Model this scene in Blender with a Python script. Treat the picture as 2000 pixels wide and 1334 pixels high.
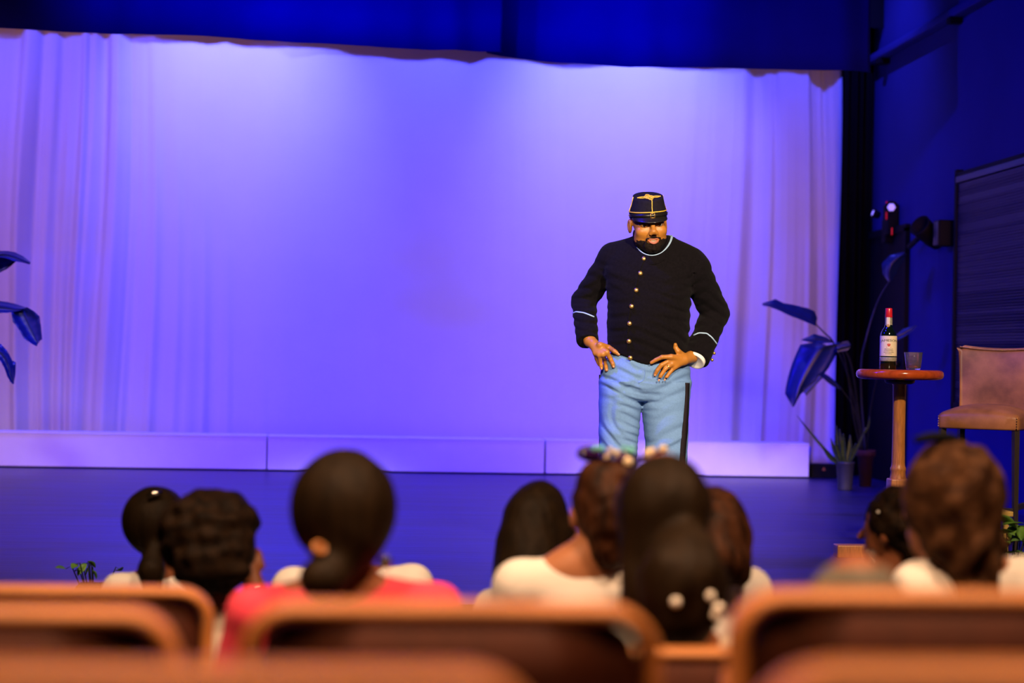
import bpy, bmesh, math, random
import numpy as np
from mathutils import Vector, Matrix
from mathutils.bvhtree import BVHTree

for o in list(bpy.data.objects):
    bpy.data.objects.remove(o)
S = bpy.context.scene
COL = S.collection
PI = math.pi
rnd = random.Random(7)

# ------------------------------------------------------------------ camera
FPX = 3600.0                                   # focal length in pixels of the 2000 px frame
YAW = math.atan(297 / FPX)
PITCH = math.atan(25 / FPX)
ROLL = 0.019
CAM = Vector((0, 0, 1.02))                     # the stage floor is z = 0
F = Vector((math.sin(YAW) * math.cos(PITCH), math.cos(YAW) * math.cos(PITCH), math.sin(PITCH)))
R0 = Vector((math.cos(YAW), -math.sin(YAW), 0))
U0 = R0.cross(F)
R = R0 * math.cos(ROLL) + U0 * math.sin(ROLL)
U = -R0 * math.sin(ROLL) + U0 * math.cos(ROLL)
cd = bpy.data.cameras.new('camera')
cam = bpy.data.objects.new('camera', cd)
COL.objects.link(cam)
M = Matrix((R, U, -F)).transposed().to_4x4()
M.translation = CAM
cam.matrix_world = M
cd.sensor_width = 36
cd.lens = 36 * FPX / 2000
cd.clip_start = 0.05
cd.clip_end = 100
cd.dof.use_dof = True
cd.dof.focus_distance = 9.1
cd.dof.aperture_fstop = 1.85
S.camera = cam


def ray(px, py):
    return F + R * ((px - 1000) / FPX) - U * ((py - 667) / FPX)


def P(px, py, Y):
    d = ray(px, py)
    return CAM + d * (Y / d.y)


def PZ(px, py, z):
    d = ray(px, py)
    return CAM + d * ((z - CAM.z) / d.z)


# ------------------------------------------------------------------ world, exposure, lights
vs = S.view_settings
vs.view_transform = 'Standard'
vs.look = 'None'
vs.exposure = 0.0
vs.gamma = 1.0
vs.use_curve_mapping = False
W = bpy.data.worlds.new('world')
S.world = W
W.use_nodes = True
W.node_tree.nodes['Background'].inputs[0].default_value = (0.0, 0.0, 0.0, 1)
W.node_tree.nodes['Background'].inputs[1].default_value = 0.0


def lamp(name, kind, loc, aim, color, power, size=0.1, spot=60, blend=0.6, size_y=None):
    l = bpy.data.lights.new(name, kind)
    o = bpy.data.objects.new(name, l)
    COL.objects.link(o)
    o.location = loc
    d = Vector(aim) - Vector(loc)
    o.rotation_euler = d.to_track_quat('-Z', 'Y').to_euler()
    l.color = color
    l.energy = power
    if kind == 'SPOT':
        l.spot_size = math.radians(spot)
        l.spot_blend = blend
        l.shadow_soft_size = size
    elif kind == 'AREA':
        l.size = size
        if size_y:
            l.shape = 'RECTANGLE'
            l.size_y = size_y
    else:
        l.shadow_soft_size = size
    return o


YC = 16.15     # backdrop curtain plane
YB = 15.70     # hidden border that shades the top of the backdrop
YV = 13.2      # front valance
YL, ZL = 14.65, 5.0
CYC = (0.060, 0.066, 1.0)
for px, pw in ((450, 1250), (1215, 1350)):
    x = P(px, 300, YC).x
    lamp('cyc_light', 'SPOT', (x, YL, ZL), (x, YC, 3.4), (0.115, 0.12, 1.0), pw, 0.025, 66, 1.0)
for px, pw in ((-350, 430), (150, 430), (830, 900), (1500, 430), (1800, 260)):
    x = P(px, 300, YC).x
    lamp('cyc_light', 'SPOT', (x, YL, ZL), (x, YC, 1.4), CYC, pw, 0.025, 120, 1.0)
# added fill lamps for backdrop and boxes, low enough to pass under the valance
lamp('amber_fill', 'SPOT', (-4.6, 10.8, 2.4), (-2.4, YC, 1.1), (1.0, 0.36, 0.24), 420, 0.6, 80, 0.8)
lamp('amber_fill', 'SPOT', (4.05, 9.4, 2.3), (3.2, YC, 1.4), (1.0, 0.40, 0.25), 740, 1.0, 50, 0.8)
lamp('blue_fill', 'SPOT', (-4.6, 10.2, 2.2), (-0.4, YC, 0.0), (0.05, 0.05, 1.0), 420, 0.25, 60, 1.0)
lamp('blue_fill', 'SPOT', (4.05, 8.8, 2.2), (1.4, YC, 0.0), (0.05, 0.05, 1.0), 300, 1.0, 45, 1.0)
# soft pink front fill added to brighten the white boxes at both sides
lamp('front_fill', 'SPOT', (-1.8, 1.0, 5.6), (-2.9, 15.5, -0.5), (1.0, 0.84, 0.92), 1700, 0.6, 13, 1.0)
lamp('front_fill', 'SPOT', (2.4, 1.0, 5.6), (3.0, 15.5, -0.6), (1.0, 0.80, 0.85), 1700, 0.6, 12, 1.0)
# saturated blue front wash on valance, side wall and stage floor
lamp('blue_wash', 'SPOT', (-0.6, 7.0, 6.0), (-0.9, YV, 3.9), (0.0, 0.0, 1.0), 3000, 0.2, 27, 1.0)
lamp('blue_wash', 'SPOT', (1.5, 7.0, 6.0), (1.80, YV, 3.6), (0.0, 0.0, 1.0), 2600, 0.2, 17, 1.0)
lamp('blue_wash', 'SPOT', (-3.5, 9.0, 4.5), (4.2, 12.5, 1.6), (0.0, 0.0, 1.0), 1900, 0.2, 60, 1.0)
lamp('blue_wash', 'SPOT', (-1.6, 8.5, 6.0), (0.2, 11.8, 0.0), (0.01, 0.004, 1.0), 5600, 0.2, 75, 1.0)
# warm front-of-house keys on the actor and on the table and stool
lamp('front_key', 'SPOT', (-0.6, 0.6, 4.2), (1.42, 9.0, 1.1), (1.0, 0.76, 0.50), 3800, 0.12, 13, 0.5)
lamp('front_key', 'SPOT', (3.6, 0.8, 4.6), (1.42, 9.0, 1.1), (1.0, 0.78, 0.54), 4300, 0.12, 13, 0.5)
lamp('front_key', 'SPOT', (2.6, 1.5, 5.6), (2.95, 9.4, 0.9), (1.0, 0.70, 0.42), 3400, 0.12, 15, 0.6)
# dim warm house lights above the audience
lamp('house_light', 'SPOT', (-1.2, 2.4, 4.6), (-1.1, 3.5, 0), (1.0, 0.62, 0.36), 900, 0.3, 84, 0.7)
lamp('house_light', 'SPOT', (1.6, 2.4, 4.6), (1.3, 3.5, 0), (1.0, 0.62, 0.36), 900, 0.3, 84, 0.7)
lamp('house_light', 'SPOT', (0.2, 1.2, 4.2), (0.2, 1.7, 0), (1.0, 0.5, 0.22), 520, 0.3, 80, 0.7)
lamp('front_key', 'SPOT', (-1.2, 2.0, 5.0), (-1.12, 7.72, 0.1), (1.0, 0.8, 0.5), 1500, 0.1, 7, 0.8)  # narrow fill added to brighten the sprig at the left lip
lamp('front_key', 'SPOT', (2.6, 2.0, 5.0), (2.75, 7.95, 0.25), (1.0, 0.8, 0.45), 1700, 0.1, 10, 0.8)  # narrow fill added to brighten the leafy plant at the right lip
# blue fill spots added to brighten the two broad leaved plants
lamp('blue_leaf_fill', 'SPOT', (0.2, 9.5, 4.2), (2.95, 14.2, 1.05), (0.0, 0.0, 1.0), 800, 0.4, 17, 0.6)
lamp('blue_leaf_fill', 'SPOT', (-0.8, 8.6, 4.4), (-2.5, 12.7, 1.3), (0.0, 0.0, 1.0), 350, 0.4, 17, 0.6)


# ------------------------------------------------------------------ materials
def mat(name, color, rough=0.6, metal=0.0, var=0.0, vscale=20.0, bump=0.0, bscale=150.0, spec=0.5,
        stretch=None, var_col=None, emit=None, estr=0.0, sheen=0.0, trans=0.0, ior=1.45, sss=0.0):
    m = bpy.data.materials.new(name)
    m.use_nodes = True
    nt = m.node_tree
    b = nt.nodes['Principled BSDF']
    c = tuple(color) + (1,)
    b.inputs['Base Color'].default_value = c
    b.inputs['Roughness'].default_value = rough
    b.inputs['Metallic'].default_value = metal
    b.inputs['Specular IOR Level'].default_value = spec
    b.inputs['IOR'].default_value = ior
    b.inputs['Transmission Weight'].default_value = trans
    if sheen:
        b.inputs['Sheen Weight'].default_value = sheen
    if emit:
        b.inputs['Emission Color'].default_value = tuple(emit) + (1,)
        b.inputs['Emission Strength'].default_value = estr
    if var or bump:
        tc = nt.nodes.new('ShaderNodeTexCoord')
        mp = nt.nodes.new('ShaderNodeMapping')
        nt.links.new(tc.outputs['Object'], mp.inputs['Vector'])
        if stretch:
            mp.inputs['Scale'].default_value = stretch
    if var:
        n = nt.nodes.new('ShaderNodeTexNoise')
        n.inputs['Scale'].default_value = vscale
        n.inputs['Detail'].default_value = 5
        nt.links.new(mp.outputs[0], n.inputs['Vector'])
        r = nt.nodes.new('ShaderNodeValToRGB')
        r.color_ramp.elements[0].position = 0.3
        r.color_ramp.elements[1].position = 0.7
        lo = var_col if var_col else tuple(x * (1 - var) for x in color)
        r.color_ramp.elements[0].color = tuple(lo) + (1,)
        r.color_ramp.elements[1].color = c
        nt.links.new(n.outputs['Fac'], r.inputs['Fac'])
        nt.links.new(r.outputs['Color'], b.inputs['Base Color'])
    if bump:
        n2 = nt.nodes.new('ShaderNodeTexNoise')
        n2.inputs['Scale'].default_value = bscale
        n2.inputs['Detail'].default_value = 4
        nt.links.new(mp.outputs[0], n2.inputs['Vector'])
        bp = nt.nodes.new('ShaderNodeBump')
        bp.inputs['Strength'].default_value = bump
        bp.inputs['Distance'].default_value = 0.004
        nt.links.new(n2.outputs['Fac'], bp.inputs['Height'])
        nt.links.new(bp.outputs[0], b.inputs['Normal'])
    return m


M_CURTAIN = mat('white_muslin', (0.64, 0.63, 0.65), 0.9, bump=0.15, bscale=260, spec=0.1, var=0.04, vscale=3)
M_VALANCE = mat('dark_blue_velour', (0.006, 0.006, 0.24), 0.95, var=0.35, vscale=1.2, spec=0.05)
M_BLACKCLOTH = mat('black_velour', (0.004, 0.004, 0.005), 0.95, spec=0.02)
M_BORDER = mat('black_border_cloth', (0.01, 0.01, 0.012), 0.95, spec=0.02)
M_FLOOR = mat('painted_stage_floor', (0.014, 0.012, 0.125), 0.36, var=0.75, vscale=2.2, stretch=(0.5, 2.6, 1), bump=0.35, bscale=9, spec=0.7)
M_HOUSE = mat('dark_carpet', (0.02, 0.012, 0.012), 0.95, var=0.5, vscale=60)
M_WALL = mat('dark_painted_wall', (0.03, 0.03, 0.16), 0.85, var=0.2, vscale=1.0, bump=0.1, bscale=40, spec=0.1)
M_BLACK = mat('black_paint', (0.006, 0.006, 0.007), 0.7, spec=0.1)
M_WHITEBOX = mat('white_painted_board', (0.86, 0.84, 0.87), 0.7, var=0.05, vscale=6, bump=0.05, bscale=60, spec=0.2)
M_SKIN = mat('brown_skin', (0.42, 0.165, 0.026), 0.42, var=0.18, vscale=28, bump=0.08, bscale=300, spec=0.45)
M_SKIN2 = mat('warm_brown_skin', (0.26, 0.085, 0.035), 0.5, var=0.2, vscale=20, spec=0.35)
M_SKIN3 = mat('light_brown_skin', (0.42, 0.17, 0.08), 0.5, var=0.15, vscale=20, spec=0.35)
M_LIP = mat('lip', (0.42, 0.13, 0.085), 0.35, var=0.1, vscale=80)
M_BEARD = mat('black_beard', (0.012, 0.006, 0.004), 0.75, var=0.5, vscale=220, bump=0.8, bscale=420, spec=0.2)
M_EYE = mat('eye_white', (0.30, 0.26, 0.22), 0.2)
M_IRIS = mat('dark_iris', (0.015, 0.007, 0.004), 0.1)
M_TEETH = mat('teeth', (0.55, 0.45, 0.36), 0.3)
M_JACKET = mat('black_wool', (0.0055, 0.0042, 0.0060), 0.9, var=0.35, vscale=90, bump=0.5, bscale=330, spec=0.06, sheen=0.02)
M_TROUS = mat('sky_blue_wool', (0.145, 0.26, 0.50), 0.85, var=0.12, vscale=120, bump=0.4, bscale=300, spec=0.12)
M_STRIPE = mat('dark_stripe_wool', (0.02, 0.014, 0.018), 0.9, var=0.3, vscale=150, spec=0.1)
M_TRIM = mat('pale_blue_braid', (0.36, 0.52, 0.75), 0.7, var=0.15, vscale=300)
M_BRASS = mat('polished_brass', (0.78, 0.46, 0.13), 0.32, 0.85, var=0.2, vscale=160)
M_GOLD = mat('yellow_braid', (0.85, 0.52, 0.05), 0.55, var=0.2, vscale=300)
M_CAPCLOTH = mat('black_cap_wool', (0.011, 0.009, 0.016), 0.9, var=0.3, vscale=90, bump=0.4, bscale=330, spec=0.1)
M_LEATHER = mat('black_leather', (0.012, 0.010, 0.009), 0.3, var=0.3, vscale=60, bump=0.1, bscale=200)
M_NAIL = mat('fingernail', (0.52, 0.26, 0.14), 0.3, var=0.1, vscale=60)
M_SHIRT = mat('white_cotton', (0.80, 0.76, 0.72), 0.85, var=0.06, vscale=14, bump=0.5, bscale=22, spec=0.15)
M_CREAM = mat('cream_cotton', (0.72, 0.62, 0.52), 0.85, var=0.08, vscale=14, bump=0.5, bscale=22, spec=0.15)
M_PINK = mat('coral_pink_knit', (0.80, 0.07, 0.12), 0.85, var=0.15, vscale=20, bump=0.4, bscale=60, spec=0.15)
M_DENIM = mat('dark_trousers', (0.02, 0.022, 0.035), 0.85, var=0.3, vscale=60)
M_HAIRBLK = mat('black_hair', (0.018, 0.009, 0.003), 0.6, var=0.6, vscale=40, bump=0.9, bscale=130, stretch=(1, 1, 0.12), spec=0.14)
M_HAIRCRL = mat('black_curly_hair', (0.020, 0.009, 0.0035), 0.7, vscale=38, var=0.9, bump=1.0, bscale=75, spec=0.12, var_col=(0.003, 0.0015, 0.001))
M_HAIRBRN = mat('dark_brown_hair', (0.105, 0.046, 0.020), 0.7, vscale=24, var=0.9, bump=1.0, bscale=60, spec=0.12, var_col=(0.018, 0.006, 0.003))
M_HAIRAUB = mat('dark_auburn_hair', (0.075, 0.024, 0.008), 0.6, vscale=30, var=0.9, bump=1.0, bscale=110, stretch=(1, 1, 0.2), spec=0.18, var_col=(0.006, 0.002, 0.001))
M_HAIRGRY = mat('grey_hair', (0.12, 0.105, 0.085), 0.8, var=0.3, vscale=40, bump=0.6, bscale=90, spec=0.2)
M_SEATWOOD = mat('orange_brown_seat_wood', (0.46, 0.17, 0.042), 0.48, var=0.3, vscale=9, stretch=(1, 6, 6), bump=0.08, bscale=60)
M_SEATBACK = mat('dark_maroon_seat_back', (0.055, 0.011, 0.004), 0.75, var=0.4, vscale=10, stretch=(6, 1, 1), spec=0.2)
M_SEATCUSH = mat('maroon_upholstery', (0.13, 0.02, 0.02), 0.9, var=0.3, vscale=60)
M_METALBLK = mat('black_metal', (0.015, 0.015, 0.017), 0.45, 0.6, var=0.2, vscale=40)
M_TABLETOP = mat('polished_cherry_wood', (0.50, 0.080, 0.013), 0.16, var=0.45, vscale=10, stretch=(1, 7, 1))
M_OAK = mat('honey_oak_wood', (0.52, 0.20, 0.045), 0.35, var=0.4, vscale=22, stretch=(7, 7, 0.8))
M_PINE = mat('pale_pine_wood', (0.62, 0.36, 0.10), 0.55, var=0.3, vscale=16, stretch=(1, 6, 6))
M_SUEDE = mat('worn_brown_leather', (0.42, 0.165, 0.055), 0.45, var=0.6, vscale=7, bump=0.15, bscale=160, spec=0.4)
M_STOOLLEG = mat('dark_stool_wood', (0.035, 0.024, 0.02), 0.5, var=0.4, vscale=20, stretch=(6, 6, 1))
M_GLASSBTL = mat('dark_green_bottle_glass', (0.003, 0.008, 0.004), 0.06, var=0.2, vscale=5, spec=0.8)
M_RED = mat('red_foil', (0.62, 0.015, 0.02), 0.28, var=0.2, vscale=60)
M_LABEL = mat('cream_paper_label', (0.80, 0.68, 0.46), 0.65, var=0.06, vscale=30)
M_NECKLAB = mat('grey_neck_label', (0.34, 0.32, 0.24), 0.5, var=0.4, vscale=120)
M_INK = mat('dark_green_ink', (0.03, 0.035, 0.03), 0.7)
M_REDINK = mat('red_ink', (0.60, 0.06, 0.04), 0.7)
M_GLASS = mat('clear_cut_glass', (0.85, 0.80, 1.0), 0.04, trans=0.95, ior=1.30)
M_WHISKEY = mat('amber_liquor', (0.55, 0.06, 0.015), 0.05, trans=0.6, ior=1.36)
M_LEAF = mat('blue_lit_leaf', (0.007, 0.018, 0.11), 0.38, var=0.4, vscale=10, stretch=(1, 8, 1), bump=0.2, bscale=40, spec=0.6)  # green leaf with the blue stage light put into its base colour
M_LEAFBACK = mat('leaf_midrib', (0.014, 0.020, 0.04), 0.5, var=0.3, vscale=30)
M_SNAKE = mat('snake_plant_leaf', (0.07, 0.12, 0.03), 0.45, var=0.6, vscale=26, stretch=(1, 1, 5))
M_POTHOS = mat('bright_pothos_leaf', (0.16, 0.27, 0.035), 0.45, var=0.6, vscale=18, var_col=(0.04, 0.10, 0.02))
M_STEM = mat('dull_green_stem', (0.010, 0.013, 0.006), 0.7, var=0.3, vscale=30)
M_SILVERPOT = mat('galvanised_metal', (0.10, 0.10, 0.10), 0.5, 0.5, var=0.4, vscale=12, stretch=(1, 1, 0.3))
M_REDPOT = mat('dark_terracotta', (0.055, 0.009, 0.005), 0.8, var=0.3, vscale=14)
M_SOIL = mat('potting_soil', (0.02, 0.012, 0.008), 1.0, var=0.5, vscale=80, bump=1.0, bscale=80)
M_SLAT = mat('dark_blind_slat', (0.008, 0.008, 0.040), 0.5, var=0.2, vscale=10)
M_CRYSTAL = mat('rhinestone_glint', (0.98, 0.80, 0.52), 0.2, 0.0, var=0.1, vscale=40)  # warm glint put into the stones' flat colour
M_TEAL = mat('teal_glint', (0.25, 0.90, 0.75), 0.2, 0.0, var=0.1, vscale=40)  # teal glint put into the stones' flat colour
M_SILVER = mat('silver', (0.85, 0.82, 0.78), 0.18, 1.0, var=0.1, vscale=40)
M_LENS = mat('violet_lens', (0.05, 0.01, 0.10), 0.05, var=0.2, vscale=20, spec=0.8)
M_BEAD = mat('white_bead', (0.9, 0.86, 0.8), 0.25, var=0.05, vscale=20)
M_SHOE = mat('black_shoe_leather', (0.012, 0.010, 0.010), 0.35, var=0.3, vscale=40)
M_EMLAMP = mat('emergency_lamp_lens', (0.85, 0.85, 1.0), 0.25, var=0.05, vscale=30, emit=(0.35, 0.28, 1.0), estr=0.7)
M_EXITRED = mat('red_lit_edge', (0.5, 0.0, 0.02), 0.4, emit=(1.0, 0.01, 0.02), estr=0.4, var=0.2, vscale=40)
M_BLUELIT = mat('blue_lit', (0.05, 0.05, 0.6), 0.9, var=0.2, vscale=20)  # blue light put into the colour of a backdrop piece and one stone
M_ORANGE = mat('orange_warning_mark', (0.45, 0.12, 0.03), 0.6, var=0.1, vscale=30)


# ------------------------------------------------------------------ object helpers
def tag(o, label=None, cat=None, group=None, kind=None):
    if label: o['label'] = label
    if cat: o['category'] = cat
    if group: o['group'] = group
    if kind: o['kind'] = kind
    return o


def thing(name, loc, label, cat, group=None, rz=0.0):
    o = bpy.data.objects.new(name, None)
    o.empty_display_size = 0.1
    COL.objects.link(o)
    o.location = loc
    o.rotation_euler = (0, 0, rz)
    return tag(o, label, cat, group)


def wloc(o):
    v = Vector((0, 0, 0))
    while o is not None:
        v += o.location
        o = o.parent
    return v


def mkmesh(name, verts, faces, m, smooth=True):
    me = bpy.data.meshes.new(name)
    me.from_pydata([tuple(v) for v in verts], [], faces)
    me.validate()
    if smooth:
        me.polygons.foreach_set('use_smooth', [True] * len(me.polygons))
    me.materials.append(m)
    me.update()
    return me


def put(name, verts, faces, m, parent=None, smooth=True, label=None, local=False):
    """links one mesh; verts are world coordinates unless local"""
    off = Vector((0, 0, 0))
    if parent is not None and not local:
        off = wloc(parent)
    if isinstance(verts, np.ndarray):
        verts = verts - np.array(off)
    else:
        verts = [Vector(v) - off for v in verts]
    me = mkmesh(name, verts, faces, m, smooth)
    o = bpy.data.objects.new(name, me)
    COL.objects.link(o)
    if parent is not None:
        o.parent = parent
    if label:
        o['label'] = label
    return o


class MB:
    def __init__(s):
        s.v, s.f = [], []

    def add(s, v, f):
        n = len(s.v)
        s.v += [Vector(x) for x in v]
        s.f += [tuple(i + n for i in q) for q in f]
        return s

    def box(s, c, size, Rm=None, bev=0.0):
        cx, cy, cz = c
        hx, hy, hz = (x / 2 for x in size)
        b = min(bev, hx * .49, hy * .49, hz * .49)
        if b <= 0:
            pts = [Vector((x, y, z)) for x in (-hx, hx) for y in (-hy, hy) for z in (-hz, hz)]
            fs = [(0, 1, 3, 2), (4, 6, 7, 5), (0, 4, 5, 1), (2, 3, 7, 6), (0, 2, 6, 4), (1, 5, 7, 3)]
        else:
            bm = bmesh.new()
            bmesh.ops.create_cube(bm, size=1.0)
            for v in bm.verts:
                v.co = Vector((v.co.x * 2 * hx, v.co.y * 2 * hy, v.co.z * 2 * hz))
            bmesh.ops.bevel(bm, geom=list(bm.edges), offset=b, segments=3, profile=0.5, affect='EDGES')
            bm.verts.index_update()
            pts = [v.co.copy() for v in bm.verts]
            fs = [tuple(v.index for v in f.verts) for f in bm.faces]
            bm.free()
        if Rm is not None:
            pts = [Rm @ p for p in pts]
        return s.add([p + Vector(c) for p in pts], fs)

    def tube(s, pts, r, n=8, caps=True, flat=1.0):
        pts = [Vector(p) for p in pts]
        k = len(pts)
        rs = r if isinstance(r, (list, tuple)) else [r] * k
        up = None
        vs_, fs = [], []
        for i in range(k):
            t = (pts[min(i + 1, k - 1)] - pts[max(i - 1, 0)])
            t = t.normalized() if t.length > 1e-9 else Vector((0, 0, 1))
            if up is None:
                a = Vector((0, 0, 1)) if abs(t.z) < .9 else Vector((1, 0, 0))
                up = (a - t * a.dot(t)).normalized()
            else:
                up = (up - t * up.dot(t)).normalized()
            w = t.cross(up)
            for j in range(n):
                a = 2 * PI * j / n
                vs_.append(pts[i] + (up * math.cos(a) + w * math.sin(a) * flat) * rs[i])
        for i in range(k - 1):
            for j in range(n):
                j2 = (j + 1) % n
                fs.append((i * n + j, i * n + j2, (i + 1) * n + j2, (i + 1) * n + j))
        if caps:
            fs.append(tuple(range(n - 1, -1, -1)))
            fs.append(tuple((k - 1) * n + j for j in range(n)))
        return s.add(vs_, fs)

    def lathe(s, prof, c=(0, 0, 0), n=32, Rm=None, a0=0.0, a1=2 * PI, sy=1.0):
        full = abs(a1 - a0 - 2 * PI) < 1e-6
        m = n if full else n + 1
        vs_, fs = [], []
        for (r, z) in prof:
            for j in range(m):
                a = a0 + (a1 - a0) * j / n
                v = Vector((r * math.cos(a), r * math.sin(a) * sy, z))
                vs_.append((Rm @ v if Rm is not None else v) + Vector(c))
        for i in range(len(prof) - 1):
            for j in range(n):
                j2 = (j + 1) % m
                fs.append((i * m + j, i * m + j2, (i + 1) * m + j2, (i + 1) * m + j))
        if full:
            if prof[0][0] > 1e-6:
                fs.append(tuple(range(n - 1, -1, -1)))
            if prof[-1][0] > 1e-6:
                fs.append(tuple((len(prof) - 1) * m + j for j in range(n)))
        return s.add(vs_, fs)

    def ball(s, c, r, n=12, Rm=None):
        rr = r if isinstance(r, (tuple, list)) else (r, r, r)
        prof_n = max(6, n // 2 + 2)
        vs_, fs = [], []
        for i in range(prof_n + 1):
            th = PI * i / prof_n
            for j in range(n):
                a = 2 * PI * j / n
                v = Vector((rr[0] * math.sin(th) * math.cos(a), rr[1] * math.sin(th) * math.sin(a), -rr[2] * math.cos(th)))
                vs_.append((Rm @ v if Rm is not None else v) + Vector(c))
        for i in range(prof_n):
            for j in range(n):
                j2 = (j + 1) % n
                fs.append((i * n + j, i * n + j2, (i + 1) * n + j2, (i + 1) * n + j))
        return s.add(vs_, fs)

    def build(s, name, m, parent=None, smooth=True, label=None, local=False):
        return put(name, s.v, s.f, m, parent, smooth, label, local)


def dup(root, loc, label=None, group=None):
    r = root.copy()
    COL.objects.link(r)
    r.location = loc
    if label: r['label'] = label
    if group: r['group'] = group
    for ch in list(root.children):
        c = ch.copy()
        COL.objects.link(c)
        c.parent = r
        for g in ch.children:
            d = g.copy()
            COL.objects.link(d)
            d.parent = c
    return r


# ------------------------------------------------------------------ voxel modelling (signed distance -> one continuous mesh)
class Vox:
    def __init__(s, lo, hi, h):
        s.lo = np.array(lo, float)
        s.h = h
        s.n = (np.ceil((np.array(hi, float) - s.lo) / h) + 1).astype(int)
        s.d = np.full(tuple(s.n), 0.5, np.float32)

    def _sub(s, lo, hi):
        i0 = np.clip(np.floor((np.array(lo) - s.lo) / s.h).astype(int), 0, s.n)
        i1 = np.clip(np.ceil((np.array(hi) - s.lo) / s.h).astype(int) + 1, 0, s.n)
        if np.any(i1 <= i0):
            return None
        ax = [(s.lo[k] + s.h * np.arange(i0[k], i1[k])).astype(np.float32) for k in range(3)]
        sl = tuple(slice(i0[k], i1[k]) for k in range(3))
        return sl, ax[0][:, None, None], ax[1][None, :, None], ax[2][None, None, :]

    def op(s, f, lo, hi, k=0.01, mode='+'):
        m = max(4 * s.h, 1.6 * k)
        q = s._sub(np.array(lo, float) - m, np.array(hi, float) + m)
        if q is None:
            return s
        sl, X, Y, Z = q
        b = f(X, Y, Z)
        a = s.d[sl]
        if mode == '+':
            if k > 0:
                h = np.clip(.5 + .5 * (b - a) / k, 0, 1)
                s.d[sl] = b + (a - b) * h - k * h * (1 - h)
            else:
                s.d[sl] = np.minimum(a, b)
        elif mode == '-':
            b = -b
            if k > 0:
                h = np.clip(.5 - .5 * (b - a) / k, 0, 1)
                s.d[sl] = b + (a - b) * h + k * h * (1 - h)
            else:
                s.d[sl] = np.maximum(a, b)
        elif mode == 'disp':
            s.d[sl] = a + b
        elif mode == '&':
            s.d[sl] = np.maximum(a, b)
        return s

    def cone(s, a, b, ra, rb=None, k=0.01, mode='+', cut=False):
        rb = ra if rb is None else rb
        a, b = np.array(a, float), np.array(b, float)
        ba = b - a
        L2 = float(ba @ ba) + 1e-12
        L = math.sqrt(L2)

        def f(X, Y, Z):
            x, y, z = X - a[0], Y - a[1], Z - a[2]
            t0 = (x * ba[0] + y * ba[1] + z * ba[2]) / L2
            t = np.clip(t0, 0, 1)
            d = np.sqrt((x - t * ba[0]) ** 2 + (y - t * ba[1]) ** 2 + (z - t * ba[2]) ** 2) - (ra + (rb - ra) * t)
            if cut:
                d = np.maximum(d, (t0 - 1) * L)
            return d
        r = max(ra, rb)
        return s.op(f, np.minimum(a, b) - r, np.maximum(a, b) + r, k, mode)

    def ell(s, c, r, Rm=None, k=0.01, mode='+', sc=1.0):
        c = np.array(c, float)
        r = np.array(r, float)
        Q = np.array(Rm.to_3x3().transposed()) if Rm is not None else np.eye(3)

        def f(X, Y, Z):
            x, y, z = X - c[0], Y - c[1], Z - c[2]
            u = (Q[0, 0] * x + Q[0, 1] * y + Q[0, 2] * z) / r[0]
            v = (Q[1, 0] * x + Q[1, 1] * y + Q[1, 2] * z) / r[1]
            w = (Q[2, 0] * x + Q[2, 1] * y + Q[2, 2] * z) / r[2]
            k0 = np.sqrt(u * u + v * v + w * w) + 1e-6
            k1 = np.sqrt((u / r[0]) ** 2 + (v / r[1]) ** 2 + (w / r[2]) ** 2) + 1e-6
            return k0 * (k0 - 1) / k1
        m = float(r.max())
        return s.op(f, c - m, c + m, k, mode)

    def loft(s, rows, k=0.02, ex=2.3, mode='+', zcut=None):
        """rows: (z, cx, cy, a, b) from low to high"""
        rows = sorted(rows)
        zs = np.array([q[0] for q in rows])
        A = np.array(rows, float)

        def f(X, Y, Z):
            zz = np.clip(Z.ravel(), zs[0], zs[-1])
            cx, cy, a, b = (smooth_interp(zz, zs, A[:, i])[None, None, :].astype(np.float32) for i in (1, 2, 3, 4))
            u, v = np.abs((X - cx) / a), np.abs((Y - cy) / b)
            d = ((u ** ex + v ** ex + 1e-9) ** (1 / ex) - 1) * np.minimum(a, b)
            top = Z - zs[-1]
            bot = zs[0] - Z
            if zcut is not None:
                bot = zcut(X) - Z
            return np.maximum(d, np.maximum(top, bot))
        m = 0.05
        lo = ((A[:, 1] - A[:, 3]).min() - m, (A[:, 2] - A[:, 4]).min() - m, zs[0] - m)
        hi = ((A[:, 1] + A[:, 3]).max() + m, (A[:, 2] + A[:, 4]).max() + m, zs[-1] + m)
        return s.op(f, lo, hi, k, mode)

    def noise(s, amp, freq, seed=0, lo=None, hi=None, st=(1, 1, 1), n=9):
        rs = np.random.RandomState(seed)
        ks = rs.normal(size=(n, 3)) * freq * np.array(st)
        ph = rs.uniform(0, 6.28, n)

        def f(X, Y, Z):
            t = 0
            for i in range(n):
                t = t + np.sin(ks[i, 0] * X + ks[i, 1] * Y + ks[i, 2] * Z + ph[i])
            return (amp * 1.6 / n) * t
        lo = s.lo if lo is None else lo
        hi = s.lo + s.h * s.n if hi is None else hi
        return s.op(f, lo, hi, 0, 'disp')

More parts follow.
